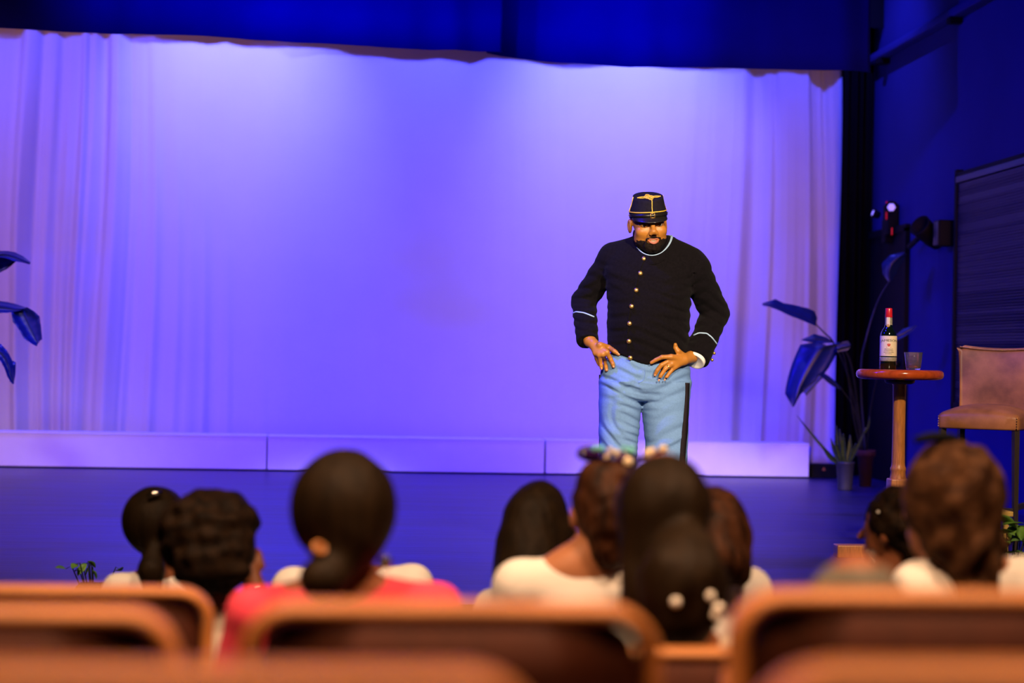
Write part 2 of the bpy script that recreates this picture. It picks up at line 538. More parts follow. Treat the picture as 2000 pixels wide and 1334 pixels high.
    def ripple(s, c, rad, dirn, wl, amp, warp=1.2, seed=0, ph=0.0):
        """soft cloth folds: a warped sine across dirn that fades away from c"""
        c = np.array(c, float)
        dirn = np.array(dirn, float) / np.linalg.norm(dirn)
        r = np.random.RandomState(seed)
        k1, k2 = r.normal(size=3) * 9, r.normal(size=3) * 17
        rad = np.array(rad if hasattr(rad, '__len__') else (rad,) * 3, float)

        def f(X, Y, Z):
            x, y, z = X - c[0], Y - c[1], Z - c[2]
            w = np.exp(-((x / rad[0]) ** 2 + (y / rad[1]) ** 2 + (z / rad[2]) ** 2))
            q = (x * dirn[0] + y * dirn[1] + z * dirn[2]) * (2 * PI / wl) + ph
            q = q + warp * np.sin(k1[0] * x + k1[1] * y + k1[2] * z) + .5 * warp * np.sin(k2[0] * x + k2[1] * y + k2[2] * z + 1)
            sn = np.sin(q)
            return (-amp * w * (sn + .35 * np.sin(2 * q + .6))).astype(np.float32)
        return s.op(f, c - rad * 1.8, c + rad * 1.8, 0, 'disp')

    def mesh(s):
        d = s.d
        ins = d < 0
        nx, ny, nz = d.shape
        cnt = np.zeros((nx - 1, ny - 1, nz - 1), np.uint8)
        for i in (0, 1):
            for j in (0, 1):
                for k in (0, 1):
                    cnt += ins[i:nx - 1 + i, j:ny - 1 + j, k:nz - 1 + k]
        idx = np.argwhere((cnt > 0) & (cnt < 8))
        look = np.full(cnt.shape, -1, np.int32)
        look[idx[:, 0], idx[:, 1], idx[:, 2]] = np.arange(len(idx))
        c = {}
        for i in (0, 1):
            for j in (0, 1):
                for k in (0, 1):
                    c[i, j, k] = d[idx[:, 0] + i, idx[:, 1] + j, idx[:, 2] + k].astype(np.float64)
        acc = np.zeros((len(idx), 3))
        num = np.zeros(len(idx))
        ks = list(c.keys())
        for a in ks:
            for ax in range(3):
                if a[ax] == 0:
                    b = list(a); b[ax] = 1; b = tuple(b)
                    va, vb = c[a], c[b]
                    m = (va < 0) != (vb < 0)
                    t = np.where(m, va / np.where(m, va - vb, 1), 0)
                    p = np.repeat(np.array([a], float), len(idx), 0)
                    p[:, ax] = t
                    acc += p * m[:, None]
                    num += m
        V = s.lo + s.h * (idx + acc / num[:, None])
        quads = []
        for ax in range(3):
            o1, o2 = [(1, 2), (2, 0), (0, 1)][ax]
            a = [slice(None)] * 3; b = [slice(None)] * 3
            a[ax] = slice(0, -1); b[ax] = slice(1, None)
            A, B = ins[tuple(a)], ins[tuple(b)]
            e = np.argwhere(A != B)
            flip = A[e[:, 0], e[:, 1], e[:, 2]]
            ok = (e[:, o1] > 0) & (e[:, o2] > 0) & (e[:, o1] < d.shape[o1] - 1) & (e[:, o2] < d.shape[o2] - 1)
            e, flip = e[ok], flip[ok]
            def cell(d1, d2):
                q = e.copy()
                q[:, o1] -= d1; q[:, o2] -= d2
                return look[q[:, 0], q[:, 1], q[:, 2]]
            q = np.stack([cell(1, 1), cell(0, 1), cell(0, 0), cell(1, 0)], 1)
            q = np.where(flip[:, None], q, q[:, ::-1])
            quads.append(q)
        Q = np.concatenate(quads)
        Q = Q[(Q >= 0).all(1)]
        return V, Q

    def build(s, name, m, parent=None, label=None, relax=1):
        V, Q = s.mesh()
        for _ in range(relax):
            acc = np.zeros_like(V); cn = np.zeros(len(V))
            for i in range(4):
                j = (i + 1) % 4
                for a, b in ((i, j), (j, i)):
                    np.add.at(acc, Q[:, a], V[Q[:, b]])
                    np.add.at(cn, Q[:, a], 1)
            V = V * 0.5 + 0.5 * acc / np.maximum(cn, 1)[:, None]
        off = np.array(wloc(parent)) if parent is not None else np.zeros(3)
        V = (V - off).astype(np.float32)
        me = bpy.data.meshes.new(name)
        me.vertices.add(len(V))
        me.vertices.foreach_set('co', V.ravel())
        me.loops.add(len(Q) * 4)
        me.loops.foreach_set('vertex_index', Q.ravel().astype(np.int32))
        me.polygons.add(len(Q))
        me.polygons.foreach_set('loop_start', np.arange(0, len(Q) * 4, 4, dtype=np.int32))
        me.polygons.foreach_set('loop_total', np.full(len(Q), 4, np.int32))
        me.polygons.foreach_set('use_smooth', np.ones(len(Q), bool))
        me.update(calc_edges=True)
        me.validate()
        me.materials.append(m)
        o = bpy.data.objects.new(name, me)
        COL.objects.link(o)
        if parent is not None:
            o.parent = parent
        if label:
            o['label'] = label
        return o


def smooth_interp(x, xp, fp):
    """monotone-ish cubic (Catmull) interpolation"""
    xp = np.asarray(xp, float); fp = np.asarray(fp, float)
    if len(xp) < 3:
        return np.interp(x, xp, fp)
    m = np.gradient(fp, xp)
    i = np.clip(np.searchsorted(xp, x) - 1, 0, len(xp) - 2)
    h = xp[i + 1] - xp[i]
    t = np.clip((x - xp[i]) / h, 0, 1)
    return ((2 * t ** 3 - 3 * t ** 2 + 1) * fp[i] + (t ** 3 - 2 * t ** 2 + t) * h * m[i]
            + (-2 * t ** 3 + 3 * t ** 2) * fp[i + 1] + (t ** 3 - t ** 2) * h * m[i + 1])


def bvh(o):
    off = wloc(o)
    me = o.data
    return BVHTree.FromPolygons([v.co + off for v in me.vertices], [tuple(p.vertices) for p in me.polygons])


def surf(trees, px, py):
    """first point of the given surfaces seen along the pixel's line, with its normal"""
    d = ray(px, py).normalized()
    best = None
    for t in trees:
        h = t.ray_cast(CAM, d)
        if h[0] is not None and (best is None or h[3] < best[2]):
            best = (h[0], h[1], h[3])
    return best


# ------------------------------------------------------------------ the setting
XW = P(1688, 690, YC).x                  # right wall plane
YFRONT = 7.5
MB().box(((XW - 7.5) / 2, (YFRONT + 17) / 2, -0.06), (XW + 7.5, 17 - YFRONT, 0.12)).build('floor', M_FLOOR, None, False)['kind'] = 'structure'
fz = lambda Y: -0.21 - 0.145 * (Y - 2.13)   # raked house floor
put('floor', [(-7.5, -1.0, fz(-1)), (XW, -1.0, fz(-1)), (XW, YFRONT, fz(YFRONT)), (-7.5, YFRONT, fz(YFRONT)),
              (-7.5, -1.0, fz(-1) - .1), (XW, -1.0, fz(-1) - .1), (XW, YFRONT, fz(YFRONT) - .1), (-7.5, YFRONT, fz(YFRONT) - .1)],
    [(0, 1, 2, 3), (7, 6, 5, 4), (0, 4, 5, 1), (1, 5, 6, 2), (2, 6, 7, 3), (3, 7, 4, 0)], M_HOUSE, None, False)['kind'] = 'structure'
zf = fz(YFRONT)
MB().box(((XW - 7.5) / 2, YFRONT + .03, (zf - .06) / 2 - .06), (XW + 7.5, .06, -zf - .06)).build('trim_1', M_BLACK, None, False)['kind'] = 'structure'
MB().box(((XW - 7.5) / 2, 16.9, 3.0), (XW + 7.5, .1, 6.2)).build('wall_back', M_BLACK, None, False)['kind'] = 'structure'
wl = MB().box((XW + .1, 11.0, 3.0), (.2, 12.1, 8.2)).build('wall_right', M_WALL, None, False)
wl['kind'] = 'structure'


def on_wall(px, py, x=None):
    x = XW if x is None else x
    d = ray(px, py)
    return CAM + d * ((x - CAM.x) / d.x)


# ledge pipe along the wall (a long rail with brackets)
a, b = on_wall(1665, 138, XW - .06), on_wall(1908, 0, XW - .06)
b = b + (b - a) * 0.5
rail = MB().box((XW - .045, (a.y + b.y) / 2, (a.z + b.z) / 2), (.09, abs(a.y - b.y), .07), bev=.012).build('trim_2', M_WALL)
rail['kind'] = 'structure'
for (px, py) in ((1722, 118), (1862, 38)):
    p = on_wall(px, py + 2, XW - .06)
    MB().box((XW - .05, p.y, p.z), (.1, .10, .05), bev=.008).build('bracket', M_BLACK, rail)

# black door in the side wall
p0, p1 = on_wall(1692, 470), on_wall(1776, 452)
d1 = MB().box((XW - .012, (p0.y + p1.y) / 2, p0.z / 2), (.024, abs(p0.y - p1.y), p0.z)).build('door_1', M_BLACK, None, False)
d1['kind'] = 'structure'
fr = MB()
for yy in (p0.y, p1.y):
    fr.box((XW - .02, yy, p0.z / 2), (.04, .06, p0.z + .06))
fr.box((XW - .02, (p0.y + p1.y) / 2, p0.z + .03), (.04, abs(p0.y - p1.y) + .06, .06))
fr.build('door_frame', M_BLACK, d1, False)
MB().ball((XW - .06, p1.y + .12, 1.0), .035, 12).build('door_knob', M_METALBLK, d1)

# window with closed dark blinds
wy0, wy1 = on_wall(1879, 345).y, on_wall(2060, 300).y
wz1 = on_wall(1879, 345).z
wz0 = 0.70
win = MB()
for yy in (wy0, wy1):
    win.box((XW - .025, yy, (wz0 + wz1) / 2), (.05, .05, wz1 - wz0 + .1))
for zz in (wz0, wz1):
    win.box((XW - .025, (wy0 + wy1) / 2, zz), (.05, abs(wy0 - wy1), .05))
w1 = win.build('window_1', M_BLACK, None, False)
w1['kind'] = 'structure'
MB().box((XW - .004, (wy0 + wy1) / 2, (wz0 + wz1) / 2), (.008, abs(wy0 - wy1), wz1 - wz0)).build('pane', M_BLACK, w1, False)
yc_, wlen = (wy0 + wy1) / 2, abs(wy0 - wy1) - .06
bl = thing('window_blinds', (XW - .03, yc_, wz1), 'dark horizontal blinds hanging closed over the window on the right wall', 'blinds')
MB().box((XW - .035, yc_, wz1 - .03), (.05, wlen, .05), bev=.006).build('head_rail', M_SLAT, bl)
nsl = int((wz1 - wz0 - .08) / .0205)
smesh = None
for i in range(nsl):
    z = wz1 - .07 - i * .0205
    if smesh is None:
        Rm = Matrix.Rotation(math.radians(62), 3, 'Y')
        so = MB().box((0, 0, 0), (.020, wlen, .0018), Rm).build('slat', M_SLAT, bl, False, local=True)
        smesh = so.data
    else:
        so = bpy.data.objects.new('slat', smesh)
        COL.objects.link(so)
        so.parent = bl
    so.location = (-.005, rnd.uniform(-.004, .004), z - wz1)
    so.rotation_euler = (rnd.uniform(-.0015, .0015), rnd.uniform(-.12, .12), 0)

# ------------------------------------------------------------------ backdrop, border, valances, black leg
rs = np.random.RandomState(3)


def noise1(scale, seed, n=4000):
    r = np.random.RandomState(seed)
    m = int(n / scale) + 4
    v = r.uniform(-1, 1, m)
    xs = np.arange(m) * scale + r.uniform(-scale * .35, scale * .35, m)
    xs.sort()
    return lambda x: smooth_interp(np.asarray(x, float), xs - 1000, v)


n60, n28, n15, n90 = noise1(27, 1), noise1(14, 2), noise1(8, 3), noise1(140, 4)


def sstep(a, b, x):
    t = np.clip((x - a) / (b - a), 0, 1)
    return t * t * (3 - 2 * t)


XL_C, XR_C = P(-560, 500, YC).x, P(1636, 500, YC).x
NX, NZ = 1700, 40
xs = np.linspace(XL_C, XR_C, NX)
ZTOP_C, ZBOT_C = 4.55, 0.06
zs = np.linspace(ZBOT_C, ZTOP_C, NZ)
pxs = np.linspace(-560, 1637, NX)
Xg, Zg = np.meshgrid(xs, zs)
Pg = np.repeat(pxs[None, :], NZ, 0)
hz = Zg / 3.6                                     # 0 at the floor, 1 at the top of the visible cloth
left = 1 - sstep(90 + 60 * (1 - hz), 330 + 260 * (1 - hz), Pg)
right = sstep(1180 + 110 * hz, 1600, Pg)
env = np.maximum(left, right)
Pq = Pg + 10 * np.sin(Zg * 0.9 + Pg * .01)        # folds wander a little with height
off = env * (0.046 * n60(Pq) + 0.026 * n28(Pq + 3 * Zg) + 0.010 * n15(Pq)) + 0.0016 * n28(Pq) * (1 - env) + 0.02 * n90(Pg) + env * .006 * np.sin(Zg * 2.2 + Pg * .05)
# gathered right hem
Yg = YC + off
Xg = Xg - 0.0 * Zg
V = np.stack([Xg, Yg, Zg], 2).reshape(-1, 3)
ii = np.arange(NZ - 1)[:, None] * NX + np.arange(NX - 1)[None, :]
Q = np.stack([ii, ii + 1, ii + 1 + NX, ii + NX], 2).reshape(-1, 4)
bc = put('backdrop_curtain', V, [tuple(q) for q in Q.tolist()], M_CURTAIN)
tag(bc, 'wide white gathered backdrop curtain glowing violet blue behind the stage', 'curtain')
bm_ = bc.modifiers.new('thick', 'SOLIDIFY'); bm_.thickness = .003

# hidden border between the cyc lights and the backdrop: its hem is shaped to shade the top strip
SH = [(-300, 62), (-100, 58), (0, 66), (50, 73), (120, 67), (190, 68), (250, 71), (270, 79), (330, 83), (400, 82), (420, 88), (445, 84), (470, 91),
      (530, 92), (600, 98), (625, 107), (650, 118), (690, 105), (740, 111), (800, 113), (850, 108), (880, 120), (895, 128), (918, 118),
      (1000, 122), (1100, 127), (1200, 134), (1330, 136), (1380, 137), (1400, 141), (1430, 139), (1500, 149), (1540, 153), (1580, 163),
      (1610, 166), (1640, 171), (1800, 176)]
bp_ = []
for (px, py) in SH:
    q = P(px, py, YC)
    t = (YB - YL) / (YC - YL)
    bp_.append((q.x, ZL + (q.z - ZL) * t))
bx = np.linspace(bp_[0][0], bp_[-1][0], 420)
bz = np.interp(bx, [q[0] for q in bp_], [q[1] for q in bp_])
V, fs = [], []
for i in range(len(bx)):
    y = YB + .012 * math.sin(bx[i] * 9)
    V += [(bx[i], y, bz[i]), (bx[i], y, bz[i] + .8)]
for i in range(len(bx) - 1):
    fs.append((2 * i, 2 * i + 2, 2 * i + 3, 2 * i + 1))
bo = put('border_curtain', V, fs, M_BORDER)
tag(bo, 'unseen black border cloth, hem shaped to shade the top of the white backdrop', 'curtain')


def valance(name, edge, Y, label, seed, ztop=6.2, mt=M_VALANCE):
    e = np.array(edge, float)
    pxa = np.arange(e[0, 0], e[-1, 0] + .1, 7.0)
    pya = np.interp(pxa, e[:, 0], e[:, 1])
    n1, n2 = noise1(120, seed), noise1(45, seed + 1)
    V, fs = [], []
    NR = 14
    for i, (px, py) in enumerate(zip(pxa, pya)):
        q = P(px, py, Y)
        for r in range(NR):
            t = r / (NR - 1)
            z = q.z + (ztop - q.z) * t
            pp = px + 60 * (t - .1)
            y = Y + .05 * n1(pp) + .022 * n2(pp) - .02 * math.exp(-t * 30)
            V.append((q.x, float(y), z))
    for i in range(len(pxa) - 1):
        for r in range(NR - 1):
            k = i * NR + r
            fs.append((k, k + NR, k + NR + 1, k + 1))
    o = put(name, V, fs, mt)
    tag(o, label, 'curtain', 'stage valances')
    md = o.modifiers.new('thick', 'SOLIDIFY'); md.thickness = .006
    return o


valance('valance', [(-700, 8), (-120, 42), (0, 54), (120, 61), (300, 69), (460, 73), (600, 83), (700, 91), (850, 98), (960, 104), (982, 105)], YV - .12,
        'dark blue stage valance hanging over the left and middle of the stage', 11)
valance('valance', [(950, 104), (975, 109), (1100, 122), (1230, 132), (1330, 133), (1430, 133), (1560, 137), (1640, 139), (1700, 141)], YV,
        'dark blue stage valance at upper right fading to black beside the wall', 21)

# black leg curtain between backdrop and wall
e0, e1 = P(1641, 600, YC - .25).x, XW - .02
V, fs = [], []
n1 = noise1(20, 31)
cols = np.linspace(0, 1, 50)
for c in cols:
    x = e0 + (e1 - e0) * c
    y = YC - .22 + .05 * float(n1(c * 300))
    V += [(x, y, .01), (x, y, 5.6)]
for i in range(len(cols) - 1):
    fs.append((2 * i, 2 * i + 2, 2 * i + 3, 2 * i + 1))
lg = put('leg_curtain', V, fs, M_BLACKCLOTH)
tag(lg, 'black masking leg curtain between the white backdrop and the side wall', 'curtain')
lg.modifiers.new('thick', 'SOLIDIFY').thickness = .006

# three long white boxes along the foot of the backdrop
YBOX = PZ(790, 924, 0).y
zb = P(790, 855, YBOX).z
labs = ['long white riser box at the left foot of the backdrop', 'long white riser box at the middle foot of the backdrop',
        'long white riser box at the foot of the backdrop behind the soldier']
for (x0, x1, dy), lb in zip(((-30, 520, 0.0), (523, 1063, -.012), (1067, 1581, .004)), labs):
    q0, q1 = P(x0, 880, YBOX).x, P(x1, 880, YBOX).x
    rb = thing('riser_box', ((q0 + q1) / 2, YBOX + .15, 0), lb, 'box', 'white riser boxes')
    MB().box(((q0 + q1) / 2, YBOX + .15 + dy, zb / 2 + .006), (q1 - q0, .28, zb - .016), bev=.003).build('body', M_WHITEBOX, rb, False)
    MB().box(((q0 + q1) / 2, YBOX + .148 + dy, zb - .007), (q1 - q0 + .004, .29, .014), bev=.003).build('lid_board', M_WHITEBOX, rb, False)
# low black box with orange mark past the end of the boxes
q0, q1 = P(1584, 920, YBOX + .1).x, P(1636, 920, YBOX + .1).x
zt = P(1600, 907, YBOX + .1).z
cb = thing('cable_box', ((q0 + q1) / 2, YBOX + .2, 0), 'low black box with an orange triangle at the corner of the backdrop', 'box')
MB().box(((q0 + q1) / 2, YBOX + .2, zt / 2), (q1 - q0, .2, zt), bev=.006).build('body', M_BLACK, cb, False)
c = P(1609, 916, YBOX + .1)
put('warning_mark', [c + Vector((-.016, -.002, -.012)), c + Vector((.016, -.002, -.012)), c + Vector((0, -.002, .016)),
                     c + Vector((-.016, .002, -.012)), c + Vector((.016, .002, -.012)), c + Vector((0, .002, .016))],
    [(0, 1, 2), (5, 4, 3), (0, 3, 4, 1), (1, 4, 5, 2), (2, 5, 3, 0)], M_ORANGE, cb, False, 'orange warning triangle')
q = P(1585, 890, YBOX + .25)
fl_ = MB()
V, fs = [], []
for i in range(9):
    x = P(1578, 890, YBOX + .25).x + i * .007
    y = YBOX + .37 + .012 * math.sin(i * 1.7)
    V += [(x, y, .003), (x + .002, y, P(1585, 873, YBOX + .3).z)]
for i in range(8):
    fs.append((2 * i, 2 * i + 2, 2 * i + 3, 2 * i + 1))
o = put('blue_lit_piece', V, fs, M_BLUELIT)  # end of the backdrop, blue light painted in as its colour
tag(o, 'narrow backdrop piece, blue light in its colour, just past the end of the white boxes', 'cloth')
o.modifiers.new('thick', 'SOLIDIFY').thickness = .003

# ------------------------------------------------------------------ things on the right wall
q = on_wall(1738, 425, XW - .06)
em = thing('emergency_light', (XW, q.y, q.z), 'black emergency light with round lamp and red edge above the black door', 'light')
MB().box((XW - .05, q.y, q.z - .02), (.10, .16, .26), bev=.015).build('housing', M_BLACK, em)
c = on_wall(1741, 405, XW - .13)
Rm = Matrix.Rotation(math.radians(-80), 3, 'Y') @ Matrix.Rotation(math.radians(0), 3, 'X')
face = (CAM + Vector((-1.6, 2, 1.5)) - c).normalized()
Rm = face.to_track_quat('Z', 'Y').to_matrix()
MB().lathe([(.001, -.09), (.03, -.085), (.05, -.04), (.056, 0), (.052, .008), (.045, .004), (.001, .002)], c, 20, Rm).build('lamp_housing', M_BLACK, em)
MB().lathe([(.001, .012), (.020, .010), (.033, .006), (.036, .002)], c, 6, Rm).build('lamp_lens', M_EMLAMP, em, False, 'round pale violet lamp lens')
c = on_wall(1705, 416, XW - .13)
MB().lathe([(.001, -.07), (.03, -.06), (.042, 0), (.036, .004), (.001, .0)], c, 20, Matrix.Rotation(math.radians(-70), 3, 'Y')).build('lamp_housing', M_BLACK, em)
MB().lathe([(.001, .006), (.018, .005), (.026, .0)], c + Vector((-.004, -.008, 0)), 12, Matrix.Rotation(math.radians(-70), 3, 'Y')).build('lamp_lens', M_EMLAMP, em)
c = on_wall(1731.5, 411, XW - .105)
MB().box(c, (.008, .010, .15), bev=.003).build('red_edge', M_EXITRED, em, True, 'glowing red edge strip')
c = on_wall(1742, 452, XW - .09)
MB().box(c, (.008, .008, .06), bev=.003).build('red_edge', M_EXITRED, em, True, 'glowing red edge strip')
c = on_wall(1735, 452, XW - .05)
MB().box(c, (.09, .11, .20), bev=.01).build('battery_box', M_BLACK, em)

q = on_wall(1815, 458, XW - .10)
sl = thing('stage_light', (XW, q.y, q.z), 'black wall mounted stage light on a slanting arm between door and blinds', 'light')
MB().lathe([(.001, -.13), (.06, -.12), (.075, -.05), (.085, .10), (.09, .13), (.08, .13), (.07, .05), (.001, .04)], q, 20,
           Matrix.Rotation(math.radians(-55), 3, 'Y') @ Matrix.Rotation(math.radians(25), 3, 'X')).build('lamp_housing', M_BLACK, sl)
a, b = on_wall(1776, 482, XW - .10), on_wall(1812, 447, XW - .10)
MB().tube([a, b], .022, 8).build('arm', M_BLACK, sl)
MB().box((XW - .04, q.y, q.z + .05), (.09, .06, .08), bev=.01).build('wall_bracket', M_BLACK, sl)
q = on_wall(1846, 456, XW - .06)
ws = thing('wall_speaker', (XW, q.y, q.z), 'small black wall speaker fixed beside the blinds', 'speaker')
MB().box((XW - .07, q.y, q.z), (.12, .14, .20), bev=.012).build('body', M_BLACK, ws)
MB().box((XW - .132, q.y, q.z), (.006, .12, .18), bev=.002).build('grille', M_METALBLK, ws)
MB().box((XW - .01, q.y, q.z), (.02, .06, .08), bev=.003).build('wall_bracket', M_BLACK, ws)

# ------------------------------------------------------------------ pub table, bottle, tumbler
def scale_at(px, py, Y):
    return 1.0 / (P(px + 1, py, Y) - P(px, py, Y)).length


YT = 9.4
sT = scale_at(1757, 720, YT)
c = P(1757.5, 722, YT)
TZ = c.z
tb = thing('pub_table', (c.x, YT, 0), 'tall round pub table with turned honey wood column', 'table')
rT = 82.5 / sT
MB().lathe([(.001, TZ - .052), (rT - .03, TZ - .052), (rT - .010, TZ - .046), (rT - .002, TZ - .036), (rT, TZ - .024), (rT - .003, TZ - .012),
            (rT - .010, TZ - .004), (rT - .022, TZ), (.001, TZ)], (c.x, YT, 0), 64).build('tabletop', M_TABLETOP, tb)
MB().lathe([(.001, TZ - .075), (.06, TZ - .075), (.075, TZ - .068), (.08, TZ - .052), (.001, TZ - .052)], (c.x, YT, 0), 32).build('apron', M_STOOLLEG, tb, True, 'mounting block under the top, its shade in the dark colour')  # dark wood carries the shade beneath the tabletop
zy = lambda py: CAM.z - (py - 706.5) / sT
prof = [(.001, zy(962)), (.047, zy(962)), (.047, zy(935)), (.040, zy(925)), (.038, zy(917)), (.041, zy(914)), (.041, zy(910)), (.036, zy(906)), (.0345, zy(900)),
        (.033, zy(860)), (.0325, zy(800)), (.034, zy(752)), (.040, zy(748)), (.040, zy(742)), (.001, zy(740))]
MB().lathe(prof, (c.x, YT, 0), 32).build('column', M_OAK, tb)
MB().box((c.x, YT, (zy(930) + .06) / 2), (.098, .098, zy(930) - .06), bev=.008).build('pedestal', M_OAK, tb)
for (dx, dy) in ((-1, 0), (1, 0), (0, -1), (0, 1)):
    L = .325
    MB().box((c.x + dx * L / 2, YT + dy * L / 2, .033), (abs(dx) * L + .095 * abs(dy) + .001, abs(dy) * L + .095 * abs(dx) + .001, .066), bev=.006).build('foot', M_OAK, tb)

bx_ = P(1734.5, 700, YT - .02)
B0 = Vector((bx_.x, YT - .02, TZ))
bt = thing('whiskey_bottle', B0, 'dark glass whiskey bottle with cream label and red cap on the round table', 'bottle')
rB = 15.8 / sT
h = lambda py: (718.4 - py) / sT
MB().lathe([(.001, 0.0), (rB - .005, 0), (rB, .005), (rB, h(697)), (rB * .99, h(660)), (rB * .98, h(655)), (rB * .92, h(649)), (rB * .75, h(643)), (rB * .52, h(638)),
            (rB * .43, h(632)), (rB * .41, h(612)), (rB * .40, h(606)), (.001, h(605))], B0, 40).build('glass_body', M_GLASSBTL, bt)
MB().lathe([(rB + .0006, h(703)), (rB + .0012, h(701)), (rB + .0006, h(699)), (rB + .0014, h(697)), (rB + .0006, h(695))], B0, 40).build('embossed_band', M_NECKLAB, bt)
a0 = -PI / 2 - .12
lab = MB()
lab.lathe([(rB + .0009, h(692.8)), (rB + .0011, h(692)), (rB + .0010, h(656.5)), (rB * .985 + .001, h(654.5))], B0, 40, None, a0 - 1.62, a0 + 1.45)
lab.build('label', M_LABEL, bt, True, 'cream paper label')
nl = MB().lathe([(rB * .45 + .001, h(640)), (rB * .42 + .0012, h(632)), (rB * .41 + .0012, h(619))], B0, 24, None, a0 - 1.5, a0 + 1.5)
nl.build('neck_label', M_NECKLAB, bt)
MB().lathe([(rB * .46 + .0022, h(640)), (rB * .42 + .0022, h(632)), (rB * .41 + .0022, h(619))], B0, 10, None, a0 - .75, a0 + .15).build('neck_strip', M_LABEL, bt, True, 'cream strip down the neck')
qd = Vector((math.cos(a0 - .3), math.sin(a0 - .3), 0))
MB().lathe([(.001, .0015), (.0075, .001), (.0085, 0)], B0 + qd * (rB * .47 + .002) + Vector((0, 0, h(635))), 16, qd.to_track_quat('Z', 'Y').to_matrix()).build('neck_seal', M_PINE, bt, True, 'round tan seal on the neck')
MB().lathe([(rB * .44, h(619.5)), (rB * .45, h(618)), (rB * .42, h(612)), (rB * .41, h(603)), (rB * .36, h(601.5)), (.001, h(601.2))], B0, 28).build('bottle_cap', M_RED, bt)


def wrapped_text(txt, size_h, arc, zc, arch, m, name, r):
    cu = bpy.data.curves.new(name, 'FONT')
    cu.body = txt
    cu.size = 1
    cu.align_x = 'CENTER'
    o = bpy.data.objects.new(name, cu)
    COL.objects.link(o)
    dg = bpy.context.evaluated_depsgraph_get()
    me = bpy.data.meshes.new_from_object(o.evaluated_get(dg))
    bpy.data.objects.remove(o)
    bm = bmesh.new()
    bm.from_mesh(me)
    bmesh.ops.subdivide_edges(bm, edges=[e for e in bm.edges if e.calc_length() > .12], cuts=2)
    xs_ = [v.co.x for v in bm.verts]
    ys_ = [v.co.y for v in bm.verts]
    w = max(xs_) - min(xs_)
    hh = max(ys_) - min(ys_)
    xm = (max(xs_) + min(xs_)) / 2
    vs_, fs = [], []
    bm.verts.index_update()
    for v in bm.verts:
        th = (v.co.x - xm) / w * arc
        z = zc + (v.co.y - min(ys_)) / hh * size_h - arch * (th / (arc / 2)) ** 2
        vs_.append(B0 + Vector((r * math.cos(a0 + th - .08), r * math.sin(a0 + th - .08), z)))
    for f in bm.faces:
        fs.append(tuple(x.index for x in f.verts))
    bm.free()
    return put(name, vs_, fs, m, bt, False)


wrapped_text('JAMESON', 5.6 / sT, 2.25, h(666.5), .0035, M_INK, 'lettering', rB + .0018)
em_ = MB()
for (dx, dz, w_, hh_) in ((-.003, 0, .0052, .0125), (.003, 0, .0052, .0125), (0, -.0045, .0062, .008), (-.0065, .001, .003, .007), (.0065, .001, .003, .007), (-.010, -.0125, .0045, .0025), (.010, -.0125, .0045, .0025)):
    th = dx / rB
    for k in (-1, 1):
        pass
    cc = B0 + Vector(((rB + .0012) * math.cos(a0 + th - .1), (rB + .0012) * math.sin(a0 + th - .1), h(671.5) + dz))
    em_.box(cc, (w_, .0012, hh_), Matrix.Rotation(a0 + th - .1 + PI / 2, 3, 'Z'), bev=.0005)
em_.build('emblem', M_REDINK, bt, True, 'small red crest on the label')
ln = MB()
for i, (hw, py) in enumerate(((.5, 680), (.55, 683), (.6, 686), (.4, 689))):
    ln.lathe([(rB + .0016, h(py)), (rB + .0016, h(py - .7))], B0, 12, None, a0 - hw - .1, a0 + hw - .1)
ln.build('fine_print', M_INK, bt, True, 'thin lines of small print')

g = P(1784, 700, YT - .05)
G0 = Vector((g.x, YT - .05, TZ))
gl = thing('whiskey_tumbler', G0, 'short cut glass tumbler with a little dark liquor on the round table', 'glass')
sg = lambda p: p / sT
prof = [(.001, .0), (sg(12.6), .0), (sg(13.4), .003), (sg(17.5), sg(33.5)), (sg(17.0), sg(33.8)), (sg(16.5), sg(33.5)), (sg(12.6), .010), (.001, .009)]
glb = MB()
n = 36
for (r, z) in prof:
    for j in range(n):
        a = 2 * PI * j / n
        k = 1 + (.025 * (1 if j % 2 else -1) if .004 < z < sg(30) and r > sg(12.6) else 0)
        glb.v.append(G0 + Vector((r * k * math.cos(a), r * k * math.sin(a), z)))
for i in range(len(prof) - 1):
    for j in range(n):
        glb.f.append((i * n + j, i * n + (j + 1) % n, (i + 1) * n + (j + 1) % n, (i + 1) * n + j))
glb.build('glass_body', M_GLASS, gl, True)
MB().lathe([(.001, .0095), (sg(12.4), .0105), (sg(13.1), .0185), (.001, .0187)], G0, 28).build('liquor', M_WHISKEY, gl)

# ------------------------------------------------------------------ bar stool
q = P(1922, 812, 9.62)
st = thing('bar_stool', (3.40, 9.75, 0), 'high backed worn brown leather bar stool with studded edges beside the round table', 'stool', rz=math.radians(-33))
SW, SD = .445, .45
zt_ = CAM.z - (812 - 711) / 372
bm = bmesh.new()
bmesh.ops.create_grid(bm, x_segments=22, y_segments=22, size=.5)
top, bot = [], []
V, fs = [], []
N = 22
for side in (0, 1):
    for i in range(N + 1):
        for j in range(N + 1):
            u, v = i / N * 2 - 1, j / N * 2 - 1
            e = max(abs(u), abs(v))
            cr = 1 - .045 * (abs(u) * abs(v)) ** 6
            x, y = u * SW / 2 * cr, v * SD / 2 * cr
            if side == 0:
                z = zt_ + .052 * (1 - abs(u) ** 2.6) * (1 - abs(v) ** 3) - .010 * max(0, e - .9) / .1
            else:
                z = zt_ - .082
            V.append((x, y, z))
bm.free()
K = (N + 1) ** 2
for i in range(N):
    for j in range(N):
        a = i * (N + 1) + j
        fs.append((a, a + N + 1, a + N + 2, a + 1))
        fs.append((K + a, K + a + 1, K + a + N + 2, K + a + N + 1))
